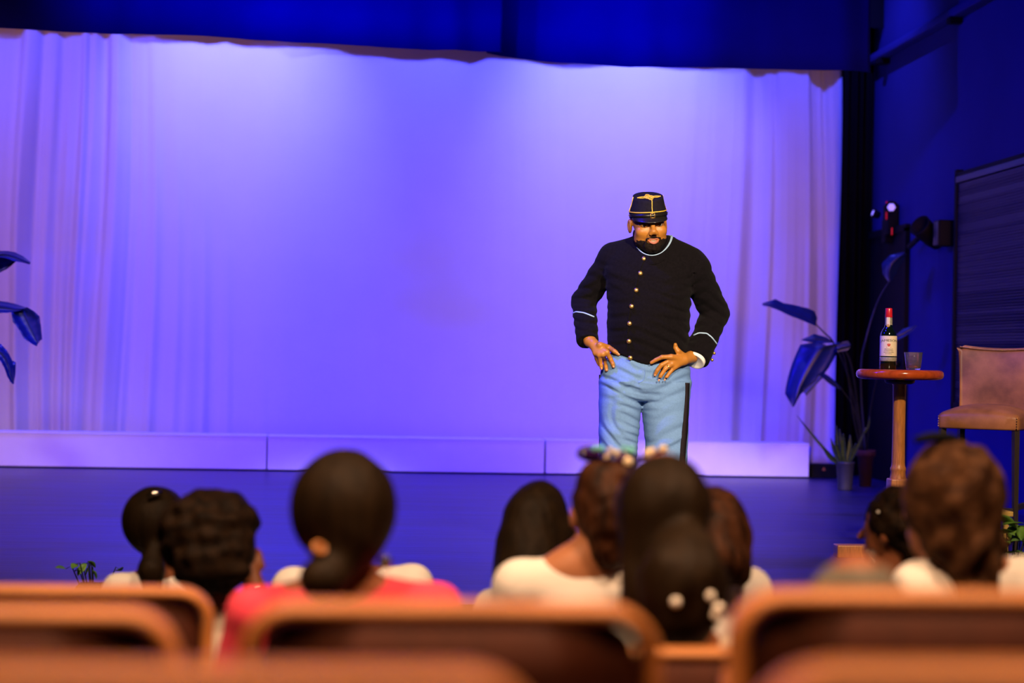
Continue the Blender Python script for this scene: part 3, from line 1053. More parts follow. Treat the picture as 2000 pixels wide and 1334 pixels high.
ring = [i * (N + 1) for i in range(N + 1)] + [N * (N + 1) + j for j in range(1, N + 1)] + [i * (N + 1) + N for i in range(N - 1, -1, -1)] + [j for j in range(N - 1, 0, -1)]
for a in range(len(ring)):
    p, r_ = ring[a], ring[(a + 1) % len(ring)]
    fs.append((p, K + p, K + r_, r_))
so = put('seat', V, fs, M_SUEDE, st, True, None, True)
so.modifiers.new('bev', 'BEVEL').width = .012
so.modifiers['bev'].segments = 3
so.modifiers['bev'].angle_limit = math.radians(50)
# backrest: curved panel
bh0, bh1 = zt_ - .02, CAM.z + (711 - 679) / 358
V, fs = [], []
NU, NV = 24, 14
for side in (0, 1):
    for j in range(NV + 1):
        t = j / NV
        z = bh0 + (bh1 - bh0) * t
        hw = .205 + .022 * t ** 2
        for i in range(NU + 1):
            u = i / NU * 2 - 1
            zz = z - .016 * (1 - u * u) * t ** 3 - .012 * max(0, abs(u) - .93) / .07 * (t > .99)
            y = SD / 2 - .03 + .05 * t + .025 * (1 - u * u) + (.055 if side else 0) - .02 * (1 - abs(u) ** 3) * math.sin(PI * t) * (1 - side)
            V.append((u * hw, y, zz))
K = (NU + 1) * (NV + 1)
for j in range(NV):
    for i in range(NU):
        a = j * (NU + 1) + i
        fs.append((a, a + 1, a + NU + 2, a + NU + 1))
        fs.append((K + a, K + a + NU + 1, K + a + NU + 2, K + a + 1))
ring = [i for i in range(NU + 1)] + [j * (NU + 1) + NU for j in range(1, NV + 1)] + [NV * (NU + 1) + i for i in range(NU - 1, -1, -1)] + [j * (NU + 1) for j in range(NV - 1, 0, -1)]
for a in range(len(ring)):
    p, r_ = ring[a], ring[(a + 1) % len(ring)]
    fs.append((p, r_, K + r_, K + p))
bo_ = put('backrest', V, fs, M_SUEDE, st, True, None, True)
md = bo_.modifiers.new('bev', 'BEVEL'); md.width = .012; md.segments = 3; md.angle_limit = math.radians(50)
studs = MB()
for i in range(52):
    t = i / 51
    z = bh0 + (bh1 - bh0) * t
    for sg_ in (-1, 1):
        studs.ball((sg_ * (.205 + .022 * t ** 2 + .001), SD / 2 + .005 + .05 * t, z), .0038, 6)
for i in range(56):
    u = i / 55 * 2 - 1
    studs.ball((u * .222, SD / 2 + .03 + .025 * (1 - u * u), bh1 - .016 * (1 - u * u) + .001), .0038, 6)
for zz in range(5):
    for sg_ in (-1, 1):
        studs.ball((sg_ * (SW / 2 - .014), -SD / 2 + .0005, zt_ - .068 + zz * .013), .0036, 6)
so = studs.build('nailhead_trim', M_BRASS, st, True, 'brass nailhead studs along the edges', True)
so['kind'] = 'stuff'
for sx in (-1, 1):
    MB().tube([(sx * .195, -.19, zt_ - .08), (sx * .20, -.20, .30), (sx * .205, -.205, .002)], [.022, .018, .015], 4).build('leg', M_STOOLLEG, st, False, None, True)
    MB().tube([(sx * .19, .18, zt_ - .08), (sx * .20, .20, .30), (sx * .205, .225, .002)], [.022, .018, .015], 4).build('leg', M_STOOLLEG, st, False, None, True)
    MB().box((sx * .2, 0, .26), (.022, .40, .03), bev=.003).build('stretcher', M_STOOLLEG, st, False, None, True)
MB().box((0, -.2, .24), (.40, .024, .035), bev=.003).build('footrest', M_STOOLLEG, st, False, None, True)

# low pale wooden stand behind the leafy plant; only the end of its top board shows
pa, pb_ = P(1898, 998, 8.35), P(1978, 998, 8.35)
pk = thing('wooden_stand', ((pa.x + pb_.x) / 2, 8.42, 0), 'low pale yellow wooden stand behind the green plant at right', 'stand')
MB().box(((pa.x + pb_.x) / 2, 8.42, pa.z - .012), (pb_.x - pa.x, .16, .024), bev=.003).build('top_board', M_PINE, pk, False)
for sx in (-1, 1):
    for sy_ in (-1, 1):
        MB().box(((pa.x + pb_.x) / 2 + sx * .070, 8.42 + sy_ * .055, (pa.z - .024) / 2), (.024, .024, pa.z - .024), bev=.002).build('leg', M_PINE, pk, False)


# ------------------------------------------------------------------ plants
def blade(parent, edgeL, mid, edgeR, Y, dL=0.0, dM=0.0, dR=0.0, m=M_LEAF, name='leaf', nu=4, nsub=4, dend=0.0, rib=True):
    """one leaf: a sheet lofted across left edge, midrib and right edge (photo outlines set at depth Y, bent in depth)"""
    n = len(mid)
    t = np.linspace(0, 1, n)
    ts = np.linspace(0, 1, (n - 1) * nsub + 1)
    def dense(e):
        e = np.array(e, float)
        return np.stack([np.interp(ts, t, e[:, 0]), np.interp(ts, t, e[:, 1])], 1)
    Ld, Md, Rd = dense(edgeL), np.stack([smooth_interp(ts, t, np.array(mid, float)[:, i]) for i in (0, 1)], 1), dense(edgeR)
    V, fs = [], []
    cols = 2 * nu + 1
    for i, tt in enumerate(ts):
        rowv = []
        lo = P(*Ld[i], Y + dL + dend * tt)
        mi = P(*Md[i], Y + dM + dend * tt)
        ro = P(*Rd[i], Y + dR + dend * tt)
        for j in range(cols):
            u = (j - nu) / nu
            p = mi.lerp(lo, -u) if u < 0 else mi.lerp(ro, u)
            p = p + Vector((0, .018 * math.sin(abs(u) * PI) + .003 * math.sin(tt * 40 + u * 3) * abs(u), 0))
            V.append(p)
    for i in range(len(ts) - 1):
        for j in range(cols - 1):
            a = i * cols + j
            fs.append((a, a + 1, a + cols + 1, a + cols))
    o = put(name, V, fs, m, parent)
    o.modifiers.new('thick', 'SOLIDIFY').thickness = .0015
    if rib:
        pts = [P(*Md[i], Y + dM + dend * ts[i]) + Vector((0, -.004, 0)) for i in range(len(ts))]
        rr = [.0028 * (1 - .7 * x) for x in ts]
        r_ = put('midrib', *(lambda b: (b.v, b.f))(MB().tube(pts, rr, 5)), M_LEAFBACK)
        off = wloc(parent)
        r_.data.transform(Matrix.Translation(-off))
        r_.parent = o
    return o


def stalk(parent, pts, r=.008, m=M_STEM, name='stem'):
    """pts: (px, py, Y)"""
    w = [P(*p) for p in pts]
    k = len(w)
    t = np.linspace(0, 1, k)
    ts = np.linspace(0, 1, k * 5)
    A = np.array([tuple(p) for p in w])
    D = [Vector(tuple(float(smooth_interp(x, t, A[:, i])) for i in range(3))) for x in ts]
    return MB().tube(D, [r * (1 - .5 * x) for x in ts], 6).build(name, m, parent)


YP = 13.6
q = PZ(1690, 950, 0)
YPb = q.y
pl = thing('potted_bird_of_paradise', (P(1690, 950, YPb).x, YPb, 0), 'tall dark broad leaved plant in a dark red pot left of the round table', 'plant')
s_ = scale_at(1690, 900, YPb)
pc = Vector((P(1690, 950, YPb).x, YPb, 0))
hp = 70 / s_
MB().lathe([(.001, 0), (11 / s_, 0), (15.5 / s_, hp * .82), (18.5 / s_, hp * .82), (18.8 / s_, hp), (16.5 / s_, hp), (15 / s_, hp * .9), (.001, hp * .9)], pc, 28).build('pot', M_REDPOT, pl)
MB().lathe([(.001, hp * .905), (15.4 / s_, hp * .905), (.001, hp * .93)], pc, 20).build('soil', M_SOIL, pl)
Y0 = YPb
stalk(pl, [(1686, 885, Y0), (1672, 800, Y0), (1652, 720, Y0 - .15), (1627, 668, Y0 - .3), (1612, 652, Y0 - .32), (1594, 634, Y0 - .35)], .010)
stalk(pl, [(1688, 885, Y0), (1676, 800, Y0 - .1), (1662, 710, Y0 - .35), (1640, 676, Y0 - .45), (1607, 677, Y0 - .5)], .011)
stalk(pl, [(1684, 885, Y0), (1668, 820, Y0 - .1), (1650, 700, Y0 - .25), (1627, 669, Y0 - .3)], .008)
stalk(pl, [(1690, 885, Y0 - .05), (1682, 760, Y0 - .1), (1683, 702, Y0 - .15), (1690, 668, Y0 - .2), (1700, 630, Y0 - .2), (1712, 595, Y0 - .2), (1725, 568, Y0 - .5), (1738, 549, Y0 - .7)], .010, M_LEAFBACK)
stalk(pl, [(1692, 885, Y0), (1702, 790, Y0 - .3), (1726, 690, Y0 - .8), (1751, 655, Y0 - 1.1)], .008)
stalk(pl, [(1686, 885, Y0), (1668, 800, Y0 - .1), (1642, 757, Y0 - .1)], .007)
# big blue-lit hanging leaf with a split near its tip
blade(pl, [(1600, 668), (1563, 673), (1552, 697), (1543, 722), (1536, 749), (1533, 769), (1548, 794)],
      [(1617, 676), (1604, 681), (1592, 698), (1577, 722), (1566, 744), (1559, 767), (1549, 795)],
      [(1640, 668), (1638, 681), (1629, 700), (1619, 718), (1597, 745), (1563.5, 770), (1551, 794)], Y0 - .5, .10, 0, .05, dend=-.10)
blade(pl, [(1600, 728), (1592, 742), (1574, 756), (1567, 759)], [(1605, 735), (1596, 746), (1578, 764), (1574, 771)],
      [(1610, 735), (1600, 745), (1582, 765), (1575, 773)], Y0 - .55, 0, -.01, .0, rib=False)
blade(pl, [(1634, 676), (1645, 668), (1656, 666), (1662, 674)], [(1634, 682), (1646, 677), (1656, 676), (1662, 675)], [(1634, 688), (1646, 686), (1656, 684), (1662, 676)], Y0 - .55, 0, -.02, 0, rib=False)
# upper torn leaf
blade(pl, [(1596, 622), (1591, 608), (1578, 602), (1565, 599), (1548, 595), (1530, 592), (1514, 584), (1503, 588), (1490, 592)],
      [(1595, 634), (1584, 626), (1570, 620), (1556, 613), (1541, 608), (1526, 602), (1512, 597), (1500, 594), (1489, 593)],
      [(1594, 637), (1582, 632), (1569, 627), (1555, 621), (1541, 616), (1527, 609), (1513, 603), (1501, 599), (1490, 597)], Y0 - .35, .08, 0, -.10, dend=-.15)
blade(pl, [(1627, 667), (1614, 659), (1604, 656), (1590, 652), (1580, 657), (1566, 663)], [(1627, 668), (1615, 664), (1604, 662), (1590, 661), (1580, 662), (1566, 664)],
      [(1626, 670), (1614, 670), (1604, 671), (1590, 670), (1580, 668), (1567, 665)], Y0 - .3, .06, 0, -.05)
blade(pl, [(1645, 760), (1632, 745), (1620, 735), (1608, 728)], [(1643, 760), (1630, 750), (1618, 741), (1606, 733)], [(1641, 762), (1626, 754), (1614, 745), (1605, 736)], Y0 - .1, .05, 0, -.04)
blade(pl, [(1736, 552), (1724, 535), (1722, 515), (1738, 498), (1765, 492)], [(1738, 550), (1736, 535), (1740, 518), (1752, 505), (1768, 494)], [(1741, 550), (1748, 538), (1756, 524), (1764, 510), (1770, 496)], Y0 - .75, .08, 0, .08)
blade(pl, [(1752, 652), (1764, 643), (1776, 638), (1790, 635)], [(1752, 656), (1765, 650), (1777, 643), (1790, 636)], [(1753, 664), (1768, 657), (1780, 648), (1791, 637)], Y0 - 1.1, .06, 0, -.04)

# snake plant in a silver pot
q = PZ(1650, 957, 0)
Y1 = q.y
s_ = scale_at(1650, 930, Y1)
sn = thing('potted_snake_plant', (q.x, Y1, 0), 'spiky green striped plant in a grey metal pot at the end of the white boxes', 'plant')
pc = Vector((q.x, Y1, 0))
hp = 54 / s_
MB().lathe([(.001, 0), (13.5 / s_, 0), (14 / s_, .01), (16.8 / s_, hp * .93), (18 / s_, hp * .95), (18 / s_, hp), (16 / s_, hp), (15.5 / s_, hp * .9), (.001, hp * .9)], pc, 28).build('pot', M_SILVERPOT, sn)
MB().lathe([(.001, hp * .91), (15.4 / s_, hp * .91), (.001, hp * .93)], pc, 20).build('soil', M_SOIL, sn)


def sword(base, tip, w, Y, bend=(0, 0), dy=0.0, m=M_SNAKE):
    b, t = np.array(base, float), np.array(tip, float)
    L, Mi, Rr = [], [], []
    for i in range(6):
        k = i / 5
        p = b + (t - b) * k + np.array(bend) * math.sin(PI * k)
        d = (t - b) / (np.linalg.norm(t - b) + 1e-6)
        nrm = np.array([d[1], -d[0]])
        ww = w * (.75 + .5 * k) * (1 - k ** 3) + .2
        L.append(tuple(p - nrm * ww)); Mi.append(tuple(p)); Rr.append(tuple(p + nrm * ww))
    return blade(sn, L, Mi, Rr, Y, -.012, .012, -.012, m, rib=False, dend=dy)


for a in (((1640, 906), (1557, 812), 3.2, (6, 12), .1), ((1638, 906), (1607, 874), 4, (-1, 4), -.05), ((1641, 906), (1623, 856), 4.2, (-2, 0), .05),
          ((1645, 906), (1630, 862), 4.5, (1, 0), -.05), ((1650, 906), (1648, 847), 5.5, (-2, 0), -.06), ((1653, 906), (1661, 850), 5, (2, 0), .04),
          ((1648, 906), (1640, 838), 3.5, (0, 0), .1), ((1657, 906), (1692, 835), 3.2, (-3, 10), -.05), ((1689, 846), (1699, 814), 2.2, (3, 0), -.05),
          ((1652, 906), (1672, 866), 4, (0, 4), .08), ((1646, 906), (1634, 832), 3, (-3, 0), .12)):
    sword(a[0], a[1], a[2], Y1, a[3], a[4])

# dark broad leaved plant beyond the left edge of the frame
Y2 = 12.8
lp = thing('potted_bird_of_paradise', (P(-95, 900, Y2).x, Y2, 0), 'dark broad leaved plant reaching in from the left edge of the stage', 'plant')
pc = Vector((P(-95, 900, Y2).x, Y2, 0))
MB().lathe([(.001, 0), (.12, 0), (.17, .26), (.185, .26), (.185, .31), (.165, .31), (.155, .28), (.001, .28)], pc, 28).build('pot', M_REDPOT, lp)
MB().lathe([(.001, .285), (.155, .285), (.001, .29)], pc, 20).build('soil', M_SOIL, lp)
sy = CAM.z - .30
pb = 667 + (CAM.z - .28) * 3600 / Y2
stalk(lp, [(-95, pb, Y2), (-80, 640, Y2), (-50, 540, Y2 - .1), (-20, 505, Y2 - .1), (2, 497, Y2 - .1)], .011)
stalk(lp, [(-92, pb, Y2), (-70, 690, Y2), (-40, 620, Y2 - .1), (0, 598, Y2 - .15)], .011)
stalk(lp, [(-90, pb, Y2), (-60, 760, Y2), (-30, 690, Y2 - .1), (0, 684, Y2 - .15)], .010)
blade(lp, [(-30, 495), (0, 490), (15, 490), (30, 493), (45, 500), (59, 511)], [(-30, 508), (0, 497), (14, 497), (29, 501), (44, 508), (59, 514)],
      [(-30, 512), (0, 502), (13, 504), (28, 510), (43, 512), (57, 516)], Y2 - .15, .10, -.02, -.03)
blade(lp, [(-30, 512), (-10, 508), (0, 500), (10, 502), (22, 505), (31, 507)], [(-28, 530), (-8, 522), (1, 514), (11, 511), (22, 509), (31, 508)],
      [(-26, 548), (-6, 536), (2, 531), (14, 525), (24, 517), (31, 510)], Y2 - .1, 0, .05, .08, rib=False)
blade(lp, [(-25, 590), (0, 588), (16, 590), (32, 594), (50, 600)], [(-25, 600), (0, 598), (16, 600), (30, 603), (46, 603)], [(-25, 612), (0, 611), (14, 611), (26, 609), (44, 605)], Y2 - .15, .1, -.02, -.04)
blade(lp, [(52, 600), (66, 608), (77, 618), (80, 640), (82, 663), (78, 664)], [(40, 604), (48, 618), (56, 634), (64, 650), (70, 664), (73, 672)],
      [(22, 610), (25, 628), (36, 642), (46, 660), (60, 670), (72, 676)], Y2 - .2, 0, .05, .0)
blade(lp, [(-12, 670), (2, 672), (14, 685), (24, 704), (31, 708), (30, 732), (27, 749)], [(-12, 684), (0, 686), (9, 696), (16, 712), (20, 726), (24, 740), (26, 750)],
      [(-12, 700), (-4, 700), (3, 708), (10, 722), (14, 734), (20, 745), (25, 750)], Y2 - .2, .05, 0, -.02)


# ------------------------------------------------------------------ leafy plants at the stage lip
def leafy(name, label, cpx, cpy, Y, n, spread, hrange, lw, seed, m, pot=True):
    r = random.Random(seed)
    c = P(cpx, cpy, Y)
    c = Vector((c.x, Y, 0))
    t = thing(name, c, label, 'plant')
    bm_h = .035
    MB().box((c.x, Y, bm_h / 2), (spread[0] * 1.2, .16, bm_h), bev=.01).build('planter', M_BLACK, t, False)
    MB().box((c.x, Y, bm_h + .002), (spread[0] * 1.12, .14, .006), bev=.002).build('soil', M_SOIL, t)
    for i in range(n):
        x = r.uniform(-spread[0], spread[0]) ; y = r.uniform(-spread[1], spread[1])
        hgt = r.uniform(*hrange)
        base = Vector((c.x + x * .5, Y + y * .5, bm_h))
        tip = Vector((c.x + x, Y + y, hgt))
        mid = base.lerp(tip, .6) + Vector((0, 0, .04))
        MB().tube([base, mid, tip], [.003, .0025, .002], 5).build('stem', M_STEM, t)
        w, L = lw[0] * r.uniform(.7, 1.15), lw[1] * r.uniform(.7, 1.15)
        az, tilt = r.uniform(0, 2 * PI), r.uniform(-1.0, .5)
        az = r.gauss(-PI / 2, 1.3)
        Rm = Matrix.Rotation(az, 3, 'Z') @ Matrix.Rotation(-tilt, 3, 'Y') @ Matrix.Rotation(r.uniform(-.6, .6), 3, 'X')
        V, fs = [], []
        NL = 7
        for a in range(NL):
            k = a / (NL - 1)
            ww = w * math.sin(PI * min(1, k * .93 + .07)) ** .75 * (1.1 - .35 * k)
            for b in (-1, -.5, 0, .5, 1):
                V.append(tip + Rm @ Vector((L * k, b * ww, .25 * ww * abs(b) - .18 * L * k * k)))
        for a in range(NL - 1):
            for b in range(4):
                k = a * 5 + b
                fs.append((k, k + 1, k + 6, k + 5))
        o = put('leaf', V, fs, m, t)
        o.modifiers.new('thick', 'SOLIDIFY').thickness = .0012
    return t


leafy('potted_pothos', 'bright green leafy plant at the right edge of the stage lip', 1968, 1100, 7.85, 95, (.21, .09), (.12, .36), (.030, .088), 5, M_POTHOS)
leafy('potted_seedling', 'small sparse green sprig at the left stage lip behind the seats', 185, 1130, 7.72, 9, (.12, .04), (.08, .165), (.018, .055), 8, M_POTHOS)

# ------------------------------------------------------------------ the man on stage
YM = 9.0
sM = scale_at(1258, 900, YM)
G = lambda px, py, dy=0.0: np.array(P(px, py, YM + dy))
root = P(1256, 1101, YM)
man = thing('person', (root.x, YM, 0), 'smiling bearded man in black jacket, sky blue trousers and peaked cap standing on stage', 'person')


def row(py, x0, x1, dy, b):
    """loft row from the outline at photo row py (x0..x1 px)"""
    a0_, a1_ = G(x0, py, dy), G(x1, py, dy)
    c = (a0_ + a1_) / 2
    return (c[2], c[0], c[1], (a1_[0] - a0_[0]) / 2, b)


# --- trousers
T = Vox(G(1150, 1105, .0) - (0, .30, .03), G(1370, 680, 0) + (0, .30, .02), .0055)
T.loft([row(690, 1192, 1335, 0, .135), row(715, 1178, 1346, 0, .15), row(740, 1172, 1348, .005, .155), row(765, 1172, 1346, .005, .145), row(785, 1178, 1340, .005, .11)], .01)
T.loft([row(745, 1174, 1256, 0, .14), row(770, 1171, 1253, 0, .13), row(800, 1170.5, 1251, 0, .118), row(850, 1170.5, 1247, 0, .105), row(905, 1171, 1242, .0, .092),
        row(950, 1173, 1239, .01, .085), row(1000, 1174, 1238, .02, .082), row(1060, 1174, 1237, .03, .08), row(1084, 1174, 1238, .03, .08)], .014)
T.loft([row(745, 1256, 1348, 0, .14), row(770, 1253, 1347, -.01, .13), row(800, 1254, 1345, -.02, .122), row(850, 1259, 1343, -.03, .108), row(905, 1262, 1341, -.03, .095),
        row(950, 1265, 1338, -.02, .088), row(1000, 1267, 1337, -.01, .085), row(1060, 1268, 1337, 0, .083), row(1088, 1267, 1338, 0, .083)], .014)
# creases
def crease(pts, r, dys, k=.008):
    for i in range(len(pts) - 1):
        T.cone(G(*pts[i], dys), G(*pts[i + 1], dys), r, r, k, '-')
def fold(vox, pts, r, dys, k=.014):
    for i in range(len(pts) - 1):
        vox.cone(G(*pts[i], dys), G(*pts[i + 1], dys), r, r, k, '+')
crease([(1250, 715), (1245, 745), (1249, 768)], .006, -.156, .012)
crease([(1247, 762), (1232, 757), (1218, 763)], .008, -.142, .016)
crease([(1252, 776), (1270, 780), (1285, 774)], .007, -.14, .016)
T.ripple(G(1215, 745, -.12), (.13, .14, .09), (.25, 0, 1), .050, 0.0042, 1.7, 1)
T.ripple(G(1300, 745, -.12), (.13, .14, .09), (-.25, 0, 1), .055, 0.0039, 1.7, 2)
T.ripple(G(1252, 780, -.10), (.10, .14, .07), (0, 0, 1), .040, 0.0039, 1.9, 3)
T.ripple(G(1236, 830, -.08), (.06, .12, .17), (.3, 0, 1), .034, 0.0036, 1.6, 4)
T.ripple(G(1190, 840, -.08), (.07, .12, .16), (1, 0, .35), .060, 0.0039, 1.7, 5)
T.ripple(G(1300, 840, -.10), (.10, .14, .15), (-.5, 0, 1), .075, 0.0039, 1.9, 6)
T.ripple(G(1205, 910, -.08), (.10, .14, .10), (.6, 0, 1), .055, 0.0046, 1.7, 7)
T.ripple(G(1300, 905, -.10), (.10, .14, .10), (-.5, 0, 1), .060, 0.0039, 1.7, 8)
T.noise(.0022, 26, 4, st=(.7, .7, 1.8))
trousers = T.build('trousers', M_TROUS, man)
tT = bvh(trousers)

# --- jacket
J = Vox(G(1100, 735, 0) - (0, .30, 0), G(1440, 445, 0) + (0, .36, 0), .0052)
hem_px = np.array([(1170, 683), (1187, 683), (1205, 691), (1225, 702), (1240, 708), (1255, 712), (1275, 707), (1300, 699), (1325, 690), (1343, 684), (1360, 682)], float)
hx = np.array([G(a, b)[0] for a, b in hem_px]); hzz = np.array([G(a, b)[2] for a, b in hem_px])
J.loft([row(716, 1189, 1340, 0, .158), row(700, 1188, 1342, 0, .16), row(675, 1187, 1343, 0, .165), row(640, 1186.5, 1345, -.005, .168), row(600, 1187, 1347, -.005, .165),
        row(565, 1184, 1352, 0, .155), row(535, 1180, 1362, .005, .142), row(510, 1182, 1372, .015, .118), row(492, 1196, 1364, .02, .09), row(478, 1222, 1334, .02, .07), row(466, 1246, 1312, .02, .06)],
       .012, 2.25, zcut=lambda X: np.interp(X, hx, hzz).astype(np.float32))
J.cone(G(1262, 490, .03), G(1196, 503, .05), .062, .064, .03)
J.cone(G(1290, 490, .02), G(1357, 523, -.03), .066, .074, .03)
J.cone(G(1250, 478, .04), G(1200, 494, .05), .045, .05, .03)
J.cone(G(1303, 478, .03), G(1350, 505, -.01), .045, .055, .03)
# arms
eR, eL = G(1140, 589, .15), G(1396, 612, .10)
J.cone(G(1195, 506, .05), eR, .070, .062, .02)
J.cone(eR, G(1148, 668, -.01), .062, .054, .016, cut=True)
J.cone(G(1357, 527, -.03), eL, .078, .072, .02)
J.cone(eL, G(1360, 702, -.06), .070, .064, .016, cut=True)
# sleeve, chest and waist folds
J.ripple(G(1150, 575, .08), (.10, .16, .10), (-.45, 0, 1), .045, 0.0036, 1.7, 11)
J.ripple(G(1143, 625, .06), (.09, .16, .10), (.15, 0, 1), .042, 0.0036, 1.7, 12)
J.ripple(G(1170, 535, .02), (.10, .16, .09), (.7, 0, 1), .060, 0.0028, 1.7, 13)
J.ripple(G(1390, 600, .04), (.10, .16, .12), (.35, 0, 1), .050, 0.0039, 1.7, 14)
J.ripple(G(1372, 650, .0), (.10, .16, .10), (-.45, 0, 1), .045, 0.0036, 1.7, 15)
J.ripple(G(1375, 555, .0), (.10, .16, .10), (-.6, 0, 1), .060, 0.0028, 1.7, 16)
J.ripple(G(1325, 600, -.12), (.13, .14, .13), (.25, 0, 1), .060, 0.0036, 1.8, 17)
J.ripple(G(1300, 665, -.13), (.17, .14, .10), (.38, 0, 1), .055, 0.0039, 1.7, 18)
J.ripple(G(1205, 640, -.12), (.10, .14, .16), (-.2, 0, 1), .060, 0.0028, 1.8, 19)
J.ripple(G(1340, 560, -.10), (.10, .14, .09), (-.5, 0, 1), .050, 0.0028, 1.7, 20)
J.ripple(G(1215, 540, -.10), (.12, .14, .10), (.6, 0, 1), .070, 0.0022, 1.7, 21)
# seam where the sleeves are set in
for pts in (((1178, 482), (1186, 505), (1186, 530), (1187, 552)), ((1372, 505), (1360, 520), (1352, 545), (1349, 580))):
    for i in range(3):
        for dy in (-.10, -.06):
            J.cone(G(*pts[i], dy), G(*pts[i + 1], dy), .004, .004, .006, '-')
J.noise(.0020, 24, 6)
jacket = J.build('jacket', M_JACKET, man)
tJ = bvh(jacket)


def on_surface(trees, pts, out=.002, fb=None, steps=6):
    res = []
    for i in range(len(pts) - 1):
        for j in range(steps):
            k = j / steps
            px, py = pts[i][0] + (pts[i + 1][0] - pts[i][0]) * k, pts[i][1] + (pts[i + 1][1] - pts[i][1]) * k
            h_ = surf(trees, px, py)
            if h_ is not None and (h_[0] - CAM).length < 9.6:
                res.append(h_[0] + h_[1] * out)
    h_ = surf(trees, *pts[-1])
    if h_ is not None and (h_[0] - CAM).length < 9.6:
        res.append(h_[0] + h_[1] * out)
    # even the depth out so that the braid lies smoothly
    for _ in range(3):
        res = [res[0]] + [(res[i - 1] + res[i] * 2 + res[i + 1]) / 4 for i in range(1, len(res) - 1)] + [res[-1]]
    return res


# buttoned front edge
edge = [(1257, 508), (1247, 535), (1240, 567), (1231, 598), (1226.5, 632), (1225, 667), (1226, 702)]
MB().tube(on_surface([tJ], edge, .0005), .0035, 6).build('front_edge', M_JACKET, jacket)
for (px, py) in ((1257.5, 505.5), (1250.5, 534), (1242.5, 567), (1233.5, 598.5), (1229.5, 632), (1228.5, 666.5), (1231, 699)):
    hh_ = surf([tJ], px, py)
    Rm = (hh_[1] * .5 + Vector((0, -1, 0)) * .5).to_track_quat('Z', 'Y').to_matrix()
    MB().lathe([(.009, -.004), (.0105, .001), (.0118, .004), (.0105, .0075), (.006, .0100), (.001, .0108)], hh_[0], 18, Rm).build('button', M_BRASS, jacket)
for (px, py) in ((1395, 690), (1391, 703)):
    hh_ = surf([tJ], px - 8, py)
    c = P(px, py, hh_[0].y + .03) if hh_ else P(px, py, YM)
    MB().ball(c, .008, 10).build('button', M_BRASS, jacket)
# cuff braid
for pts in ([(1117.5, 613), (1125, 609), (1140, 611), (1150, 615), (1160, 619)], [(1355, 655), (1365, 650.5), (1380, 651), (1390, 659), (1397, 668), (1402, 675)]):
    MB().tube(on_surface([tJ], pts, .001, steps=8), .0038, 6).build('cuff_braid', M_TRIM, jacket)
# stand collar: tilted ring around the neck, lower in front
cN = (G(1276, 468, -.005))
NA = 48
def ring_pt(a, r, up):
    front = math.cos(a)
    x = math.sin(a) * r * .97
    y = -front * r * (1.14 if front > 0 else .95)
    z = cN[2] - (.088 * front ** 1.3 if front > 0 else .012 * front) + .016 * math.sin(a) + up
    return Vector((cN[0] + x - .012 * max(0, front), cN[1] + y, z))
V, fs = [], []
for i in range(NA):
    a = 2 * PI * i / NA
    V += [ring_pt(a, .101, -.040), ring_pt(a, .098, .004), ring_pt(a, .090, .004), ring_pt(a, .088, -.040)]
for i in range(NA):
    k, l = i * 4, ((i + 1) % NA) * 4
    for (p, q) in ((0, 1), (1, 2), (2, 3)):
        fs.append((k + p, l + p, l + q, k + q))
collar = put('collar', V, fs, M_JACKET, man)
for (rr, up) in ((.0975, .005), (.0915, .003)):
    pts = [ring_pt(-2.4 + 4.8 * i / 47, rr, up) for i in range(48)]
    MB().tube(pts, .0026, 6).build('collar_braid', M_TRIM, collar)

# trouser side stripes, fly and belt tab
for pts, wpx in (([(1343, 748), (1343.5, 765), (1341, 800), (1337, 840), (1333, 880), (1331, 920), (1329, 970), (1328, 1020), (1328, 1070)], 5.2),):
    Lp = on_surface([tT], [(a - wpx, b) for a, b in pts], .0018, steps=5)
    Rp = on_surface([tT], [(min(a + wpx, 1346 - (b - 735) * .035), b) for a, b in pts], .0018, steps=5)
    n = min(len(Lp), len(Rp))
    V, fs = [], []
    for i in range(n):
        V += [Lp[i], Rp[i]]
    for i in range(n - 1):
        fs.append((2 * i, 2 * i + 1, 2 * i + 3, 2 * i + 2))
    o = put('side_stripe', V, fs, M_STRIPE, trousers)
    o.modifiers.new('thick', 'SOLIDIFY').thickness = .003
Lp = [Vector(G(1172.0, y, .02 + .0)) for y in (732, 745, 760, 800, 850, 900, 950)]
MB().tube(Lp, .0055, 6).build('side_stripe', M_STRIPE, trousers)
V = on_surface([tT], [(1243, 714), (1243, 744)], .002); W_ = on_surface([tT], [(1259, 712), (1258, 740), (1250, 746)], .002)
MB().tube(on_surface([tT], [(1259, 712), (1260, 735), (1256, 744), (1247, 748)], .0005), .0016, 5).build('fly_stitching', M_TROUS, trousers)

# --- boots
for (px, py, dy) in ((1205, 1100, .03), (1303, 1104, 0)):
    c = G(px, py, dy)
    B = Vox((c[0] - .08, c[1] - .24, -.005), (c[0] + .08, c[1] + .14, .16), .006)
    sx = -.02 if px < 1250 else .03
    B.cone((c[0], c[1] + .03, .05), (c[0] + sx, c[1] - .15, .035), .045, .038, .02)
    B.ell((c[0] + sx, c[1] - .14, .03), (.048, .07, .032), None, .02)
    B.cone((c[0], c[1] + .04, .04), (c[0], c[1] + .03, .15), .045, .05, .02)
    B.op(lambda X, Y, Z: -Z + X * 0 + Y * 0, (c[0] - .1, c[1] - .3, -.05), (c[0] + .1, c[1] + .2, .2), 0, '&')
    B.build('boot', M_SHOE, man)

